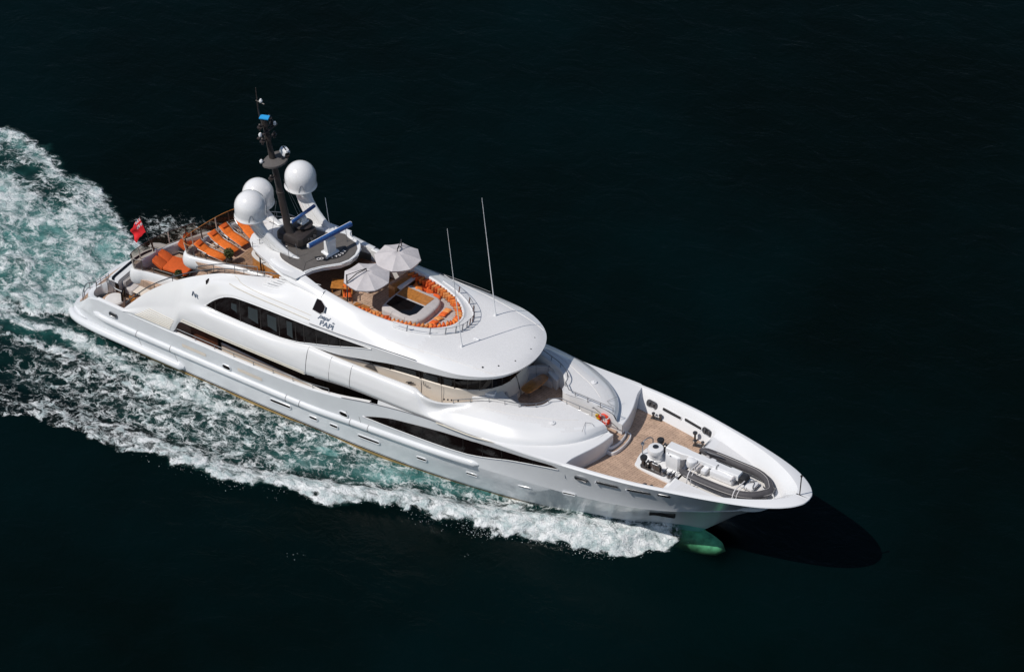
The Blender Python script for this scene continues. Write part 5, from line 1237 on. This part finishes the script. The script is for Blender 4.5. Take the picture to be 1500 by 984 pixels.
for x in (-1.9, 1.05):
    g = MB(); g.tube(cr([(x, -1.5, .12), (x, -1.36, .62), (x, -1.08, .83), (x+.05, -.5, .82), (x+.05, 0, .8)], 3), .035, 5); g.build('lashing_strap', 'flagw', t)
    g = MB(); g.tube(cr([(x+.22, -1.45, .12), (x+.22, -1.34, .62), (x+.22, -1.06, .82), (x+.22, -.5, .78)], 3), .022, 5); g.build('lashing_strap', 'flagw', t)
for pts in ([(1.0, -.4, .7), (1.5, .2, .68), (1.7, -.3, .66), (2.0, .1, .65)], [(.9, .3, .7), (1.3, .1, .72), (1.6, .4, .66)]):
    g = MB(); g.tube(cr(pts, 3), .018, 5); g.build('bow_line', 'black', t)
g = MB(); g.tube([(-2.2, .9, .76), (-1.9, .75, .9), (-1.2, .85, .86), (-.9, .9, .8)], .03, 5); g.build('boathook', 'steel', t)

#@@PART5
# ------------------------------------------------------------------ sea surface with bow wave and wake
def fbm(X, Y_, scale, octv, seed, ax=1.0):
    rg = np.random.RandomState(seed); tot = np.zeros_like(X); amp = 1.0; s = scale; norm = 0
    for _ in range(octv):
        L = rg.rand(256, 256); gx = X*s*ax+rg.rand()*200; gy = Y_*s+rg.rand()*200
        ix = np.floor(gx).astype(int); iy = np.floor(gy).astype(int); fx = gx-ix; fy = gy-iy
        fx = fx*fx*(3-2*fx); fy = fy*fy*(3-2*fy); a = L[ix % 256, iy % 256]; b = L[(ix+1) % 256, iy % 256]; c = L[ix % 256, (iy+1) % 256]; d = L[(ix+1) % 256, (iy+1) % 256]
        tot += amp*((a*(1-fx)+b*fx)*(1-fy)+(c*(1-fx)+d*fx)*fy); norm += amp; amp *= .5; s *= 2.03
    return tot/norm
def sst(a, b, x): t = np.clip((x-a)/(b-a), 0, 1); return t*t*(3-2*t)
def tabf(t, X): t = sorted(t); return np.interp(X, [p[0] for p in t], [p[1] for p in t])
def axis(lo, hi, step, far):
    core = list(np.arange(lo, hi, step)); out = []; s = step; v = lo
    while v > -far: s *= 1.35; v -= s; out.append(v)
    o2 = []; s = step; v = core[-1]
    while v < far: s *= 1.35; v += s; o2.append(v)
    return np.array(out[::-1]+core+o2)
gx = axis(-34, 47.5, .125, 6000); gy = axis(-18, 13, .125, 6000)
X, YY = np.meshgrid(gx, gy, indexing='ij'); X = X.astype('f8'); YY = YY.astype('f8')
near = ((X > -60) & (X < 70) & (YY > -40) & (YY < 40)).astype(float)
wx = (fbm(X, YY, .35, 4, 1)-.5)*2*near; wy = (fbm(X, YY, .35, 4, 2)-.5)*2*near; wf = (fbm(X, YY, 1.6, 3, 3)-.5)*2*near
wg = (fbm(X, YY, 3.4, 3, 4, .6)-.5)*2*near
x_, y_ = X+wx*.9, YY+wy*.9+wf*.38+wg*.22
YO = [(44.6, .3), (43.4, -.2), (42.6, -1.3), (40.9, -3.1), (39, -4.6), (37.1, -4.9), (34.5, -5.7), (33, -6.6), (30.2, -7.3), (28.6, -7.5), (26.9, -7.4), (25.3, -8.2), (23.5, -8.9), (21.3, -10.1), (18.6, -11), (16, -11.5), (10.7, -12.3), (8, -12.8), (2, -13.7), (-10, -15.3), (-34, -19)]
YI = [(42, -.3), (40, -.9), (38, -1.9), (34.9, -3.3), (32.4, -4.3), (30.9, -5.2), (28.2, -5.9), (25.2, -7.0), (22.2, -8.1), (19.2, -9.4), (16.3, -10.1), (10, -10.6), (4, -11.5), (-10, -13), (-34, -16)]
yo = tabf(YO, x_); yi = tabf(YI, x_); yh = -tabf([(a, b) for a, b in YW], X)
inside = sst(yo-.12, yo+.25, y_)*(YY < 3)*sst(43.0, 41.2, x_+.6*y_+wf*.5)          # 1 inboard of the outer foam edge
crestm = inside*sst(yi+.9, yi-.2, y_)
starb = (YY < 0)
dens = np.zeros_like(X)
dc = tabf([(-34, .08), (-5, .16), (2, .3), (6, .42), (10, .55), (15, .72), (20, .86), (26, .9), (29, .8), (33, .92), (38, .95), (43, .9)], x_)
dens = np.maximum(dens, crestm*dc)
# lacework between the crest and the hull
mid = inside*sst(yi-.4, yi+.8, y_)*starb
dm = tabf([(-34, .08), (-8, .16), (0, .25), (6, .33), (12, .38), (18, .39), (24, .42), (29, .44), (33, .42), (36, .34), (40, .5), (43, .7)], x_)
dm = dm+.50*(fbm(X, YY, .22, 3, 11, .45)-.5)
dens = np.maximum(dens, mid*dm)
dens = np.where(starb & (X > 33) & (X < 41.5), dens*(1-.55*np.exp(-((YY-(yh-.55-.03*(41-X)))/.42)**2)), dens)
# bright streak close along the after hull
yl = tabf([(-34, -8.5), (-12, -6.6), (-4.5, -5.9), (3, -5.7), (8, -6.0), (13.2, -5.7), (17, -5.3)], x_)
hs = np.exp(-((y_-yl)/.62)**2)*sst(18, 12.5, x_)*sst(-34, -8, x_)
dens = np.maximum(dens, hs*.82)
yl2 = tabf([(-34, -10.5), (-10, -7.9), (-3.4, -7.1), (.2, -7.4), (5.5, -7.3), (12, -7.9)], x_)
dens = np.maximum(dens, np.exp(-((y_-yl2)/.3)**2)*sst(13, 6, x_)*.62)
dens = np.maximum(dens, np.exp(-((y_-yl2-.8)/.55)**2)*sst(9, 2, x_)*.22)
lowdark = np.exp(-((y_-(yl+yl2)/2)/.55)**2)*sst(6, 0, X)*sst(-20, -10, X); dens *= 1-.55*lowdark
# propeller wash astern
yb_ = tabf([(-34, -10), (-20, -8), (-10, -6.6), (-4.7, -5.5), (-2.6, -4.7), (-.8, -3.9), (.6, -4.0)], x_+wf*.2)
yp = tabf([(-34, 9.8), (-17, 9.4), (-13.5, 9.2), (-9.3, 8.3), (-7.6, 7.6), (-5.8, 6.5), (-3.1, 5.4), (-1, 4.6), (2.5, 4.6)], x_)
wash = sst(yb_-.1, yb_+.45, y_)*sst(yp+.35, yp-.8, y_)*sst(3.2, 1.5, X)
big = fbm(X, YY, .16, 4, 21); big2 = fbm(X, YY, .5, 4, 22)
dens = np.maximum(dens, wash*np.clip(.49+.6*(big-.5)+.9*(big2-.5), .1, 1))
edge = np.exp(-((y_-yp+.45)/.5)**2)*sst(2, -2, X)*(.55+.9*(big2-.35)); dens = np.maximum(dens, edge*sst(-30, -16, X)*1.0)
quiet = np.exp(-((y_-(yp-2.1-.06*(-8-X)))/1.0)**2)*sst(-6.5, -10, X); dens *= 1-.62*quiet
lower = np.exp(-((y_-yb_-.5)/.6)**2)*sst(1, -1, X); dens = np.maximum(dens, lower*.8)
pport = np.exp(-((YY-(6.6+.25*(X+2)))/1.6)**2)*sst(-5, -1, X)*sst(9, 3, X)*.34; dens = np.maximum(dens, pport)
dens = np.maximum(dens, np.exp(-((YY-4.95)/.3)**2)*sst(1, 5, X)*sst(38, 30, X)*.6)
dens = np.maximum(dens, np.exp(-((np.abs(YY)-yh)/.45)**4)*sst(34, 37, X)*sst(42.4, 42.0, X+.3*np.abs(YY)+wf*.3)*.9)
dens *= near
# aerated turquoise water
aer = np.maximum(wash*np.clip(1.05+.8*(big-.5), 0, 1), mid*tabf([(-34, .04), (-4, .10), (6, .14), (13, .38), (20, .75), (26, .95), (31, .8), (36, .3), (42, .6)], x_)*sst(yi-.2, yi+1.6, y_)*(.65+.7*big2))
aer = np.maximum(aer, np.exp(-((y_-yl)/1.1)**2)*sst(19, 12, x_)*.85); aer = np.maximum(aer, crestm*.55*sst(8, 18, x_)); aer = np.maximum(aer, np.exp(-((YY+6.0)/1.6)**2)*sst(4, -2, X)*sst(-34, -10, X)*.6)
aer = np.maximum(aer, np.exp(-((X-20.6)/1.1)**2-((YY+5.6)/.45)**2)*1.5); aer = np.maximum(aer, np.exp(-((X-42.3)/.7)**2-((YY+.55)/.45)**2)*1.4)
aer *= near*(1-.75*quiet)
clear = np.exp(-(((X-43.1)/2.2)**4)-(((YY-.0)/1.5)**4))*sst(.75, .35, dens)
# heights
yc = (yo*.42+yi*.58)
A = tabf([(-34, .05), (0, .12), (10, .2), (18, .35), (26, .5), (31, .62), (36, .85), (40, .75), (42.5, .35), (44, 0)], X)
wdt = tabf([(-34, 1.5), (20, .9), (30, 1.0), (36, 1.1), (40, .8), (44, .5)], X)
H = A*np.exp(-((YY-yc)/wdt)**2)*(YY < 2)
H += (YY < 0)*.85*sst(31, 38, X)*sst(42.9, 41.6, X)*np.exp(-((YY-yh)/.8)**2)
Hp = .85*sst(30, 38, X)*sst(42.9, 41.6, X)*np.exp(-((YY+yh)/1.3)**2)*(YY > 0); H += Hp
H += .72*np.exp(-((X-42.9)/2.1)**2-(YY/1.6)**2)
H += .18*wash*(big2-.4)*2+.10*sst(.1, .6, dens)*(fbm(X, YY, 1.1, 4, 31)-.5)*2+.16*sst(.5, .9, dens)*(fbm(X, YY, 2.4, 3, 32)-.4)*sst(-3, 15, X)
H += starb*.10*np.sin((YY*1.0-X*.42)*1.9+wx*2)*mid
H += .16*(fbm(X, YY, .10, 4, 41, .8)-.5)*near
nx, ny = len(gx), len(gy)
me = bpy.data.meshes.new('sea'); me.vertices.add(nx*ny)
me.vertices.foreach_set('co', np.stack([X, YY, H], -1).astype('f4').ravel())
ii, jj = np.meshgrid(np.arange(nx-1), np.arange(ny-1), indexing='ij'); a = (ii*ny+jj).ravel()
q4 = np.stack([a, a+ny, a+ny+1, a+1], -1).astype('i4'); nf = len(q4)
me.loops.add(nf*4); me.loops.foreach_set('vertex_index', q4.ravel()); me.polygons.add(nf)
me.polygons.foreach_set('loop_start', np.arange(0, nf*4, 4, dtype='i4')); me.update(calc_edges=True); me.validate()
for nm, arr in (('foam', dens), ('aer', aer), ('clear', clear)):
    at = me.attributes.new(nm, 'FLOAT', 'POINT'); at.data.foreach_set('value', np.clip(arr, 0, 1.5).astype('f4').ravel())
wm = bpy.data.materials.new('sea_water'); wm.use_nodes = True; nt = wm.node_tree; NN = nt.nodes; LL = nt.links; pr = NN['Principled BSDF']
def nd(t, **k):
    n = NN.new(t)
    for a_, b_ in k.items(): setattr(n, a_, b_)
    return n
def math_(op, a_, b_=None, c_=None, clamp=False):
    n = nd('ShaderNodeMath', operation=op, use_clamp=clamp)
    for i, v in enumerate((a_, b_, c_)):
        if v is None: continue
        if isinstance(v, (int, float)): n.inputs[i].default_value = v
        else: LL.new(v, n.inputs[i])
    return n.outputs[0]
def attr(nm): n = nd('ShaderNodeAttribute'); n.attribute_name = nm; return n.outputs['Fac']
def noise(vec, scale, detail=5, rough=.55, dist=0, out=0):
    n = nd('ShaderNodeTexNoise'); n.inputs['Scale'].default_value = scale; n.inputs['Detail'].default_value = detail; n.inputs['Roughness'].default_value = rough; n.inputs['Distortion'].default_value = dist
    LL.new(vec, n.inputs['Vector']); return n.outputs[out]
def sstep(x, a_, b_, lo=0., hi=1.):
    n = nd('ShaderNodeMapRange'); n.interpolation_type = 'SMOOTHSTEP'
    for i, v in enumerate((x, a_, b_, lo, hi)):
        if isinstance(v, (int, float)): n.inputs[i].default_value = v
        else: LL.new(v, n.inputs[i])
    return n.outputs[0]
def mixc(f, a_, b_):
    n = nd('ShaderNodeMix', data_type='RGBA')
    for i, v in ((0, f), (6, a_), (7, b_)):
        if isinstance(v, (int, float)): n.inputs[i].default_value = v
        elif isinstance(v, tuple): n.inputs[i].default_value = (*v, 1)
        else: LL.new(v, n.inputs[i])
    return n.outputs[2]
tc = nd('ShaderNodeTexCoord'); mp = nd('ShaderNodeMapping'); mp.inputs['Rotation'].default_value = (0, 0, R(-14)); mp.inputs['Scale'].default_value = (.78, 1, 1); LL.new(tc.outputs['Object'], mp.inputs[0])
P0_ = mp.outputs[0]
wv = nd('ShaderNodeVectorMath', operation='SCALE'); wn_ = nd('ShaderNodeVectorMath', operation='SUBTRACT'); LL.new(noise(P0_, 1.1, 4, .6, out=1), wn_.inputs[0]); wn_.inputs[1].default_value = (.5, .5, .5)
LL.new(wn_.outputs[0], wv.inputs[0]); wv.inputs['Scale'].default_value = .9
wa = nd('ShaderNodeVectorMath', operation='ADD'); LL.new(P0_, wa.inputs[0]); LL.new(wv.outputs[0], wa.inputs[1]); PW = wa.outputs[0]
def ridge(vec, sc, det=5, sharp=2.2):
    n = noise(vec, sc, det, .6); r = math_('ABSOLUTE', math_('SUBTRACT', math_('MULTIPLY', n, 2), 1)); return math_('SUBTRACT', 1, math_('MULTIPLY', r, sharp*2.0), clamp=True)
r1 = ridge(PW, .7, 6, 2.6); r2 = ridge(PW, 1.7, 5, 2.1); r3 = ridge(PW, 4.2, 3, 1.7)
lace = math_('MAXIMUM', r1, math_('MAXIMUM', math_('MULTIPLY', r2, .9), math_('MULTIPLY', r3, .68)))
nz = sstep(noise(PW, 1.5, 7, .62), .32, .68)
fd = attr('foam'); wgt = sstep(fd, .35, .9, .28, .72)
pat = math_('ADD', math_('MULTIPLY', lace, math_('SUBTRACT', 1, wgt)), math_('MULTIPLY', nz, wgt))
thr = math_('SUBTRACT', 1.0, fd)
foam = sstep(pat, math_('SUBTRACT', thr, .10), math_('ADD', thr, .36))
foam = math_('MULTIPLY', foam, sstep(fd, .03, .2))
ae = attr('aer'); aern = math_('MULTIPLY', ae, sstep(noise(PW, .8, 6, .6), .2, .75, .45, 1.15), clamp=True)
mist = math_('MULTIPLY', sstep(fd, .4, .95), math_('MULTIPLY', sstep(noise(PW, 2.2, 7, .7), .3, .7), .62))
foam2 = math_('MULTIPLY', math_('MAXIMUM', foam, mist), sstep(ae, .65, 1.05, 1., .8))
deep = mixc(sstep(noise(tc.outputs['Object'], .035, 5, .6), .35, .7), (.0005, .0026, .0020), (.0005, .0056, .0062))  # bluer patches put sky light on the waves into the colour
teal = mixc(noise(PW, 1.2, 4), (.006, .045, .042), (.03, .13, .12))
teal = mixc(sstep(ae, .6, 1.1), teal, mixc(sstep(noise(PW, 1.0, 8, .65), .35, .65), (.04, .17, .16), (.22, .40, .39)))
c1 = mixc(aern, deep, teal)
white = mixc(sstep(noise(PW, 2.0, 6, .6), .3, .66), (.42, .52, .53), (.88, .90, .91))
LL.new(mixc(foam2, c1, white), pr.inputs['Base Color'])
LL.new(sstep(foam, 0, .6, .12, .75), pr.inputs['Roughness']); pr.inputs['IOR'].default_value = 1.33
pr.inputs['Specular IOR Level'].default_value = .09
rip = math_('ADD', math_('MULTIPLY', noise(P0_, .55, 6, .62, .6), 1.0), math_('MULTIPLY', noise(P0_, 2.6, 5, .6, .4), .22))
fh = math_('ADD', math_('MULTIPLY', pat, .16), math_('MULTIPLY', noise(PW, 9, 4, .7), .05))
bh = math_('ADD', math_('MULTIPLY', rip, .10), math_('MULTIPLY', fh, sstep(fd, .1, .6)))
bp_ = nd('ShaderNodeBump'); bp_.inputs['Strength'].default_value = 1; bp_.inputs['Distance'].default_value = 1.0; LL.new(bh, bp_.inputs['Height']); LL.new(bp_.outputs[0], pr.inputs['Normal'])
tr_ = nd('ShaderNodeBsdfTransparent'); tr_.inputs[0].default_value = (.50, .90, .86, 1)
ms_ = nd('ShaderNodeMixShader'); LL.new(math_('MULTIPLY', attr('clear'), math_('SUBTRACT', .97, foam2), clamp=True), ms_.inputs[0]); LL.new(pr.outputs[0], ms_.inputs[1]); LL.new(tr_.outputs[0], ms_.inputs[2]); LL.new(ms_.outputs[0], NN['Material Output'].inputs[0])
sea = link('sea', me, wm, None, smooth=180); tag(sea, kind='structure')
g = MB(); g.grid([[(30, -12, -5), (30, 12, -5)], [(60, -12, -5), (60, 12, -5)]]); dm_ = mat('deep_water_colour', (.001, .006, .006), .9, spec=0); M['deepw'] = dm_; tag(g.build('deep_water', 'deepw', None, smooth=0), kind='structure')
# flying spray at the breaking edge of the bow wave
rn = random.Random(9); g = MB()
def blob(p, s):
    vs = []
    for d in ((1, 0, 0), (-1, 0, 0), (0, 1, 0), (0, -1, 0), (0, 0, 1), (0, 0, -1)): vs.append(Vector(p)+Vector(d)*s*rn.uniform(.5, 1.3))
    g.add(vs, [(0, 2, 4), (2, 1, 4), (1, 3, 4), (3, 0, 4), (2, 0, 5), (1, 2, 5), (3, 1, 5), (0, 3, 5)])
for k in range(5200):
    x = rn.triangular(10, 43.2, 37); yo_ = float(np.interp(x, [p[0] for p in sorted(YO)], [p[1] for p in sorted(YO)])); cl = math.sin(x*2.1+1.3*math.sin(x*.9))*.25
    y = yo_+cl*.6+rn.gauss(.55, .42); blob((x+rn.gauss(0, .1), y, abs(rn.gauss(0, .22))*min(1, (x-6)/22)+.02), rn.choice((.008, .012, .016, .026)))
for cx, cy in ((24.17, -14.29), (24.5, -14.0), (24.75, -13.7), (32.56, -8.88)):
    for k in range(3): blob((cx+rn.gauss(0, .18), cy+rn.gauss(0, .15), .03), rn.uniform(.012, .025))
M['spray'] = mat('spray_white', (.8, .82, .82), .8)
tag(g.build('sea_spray', 'spray', None, smooth=0, fix=False), kind='stuff')
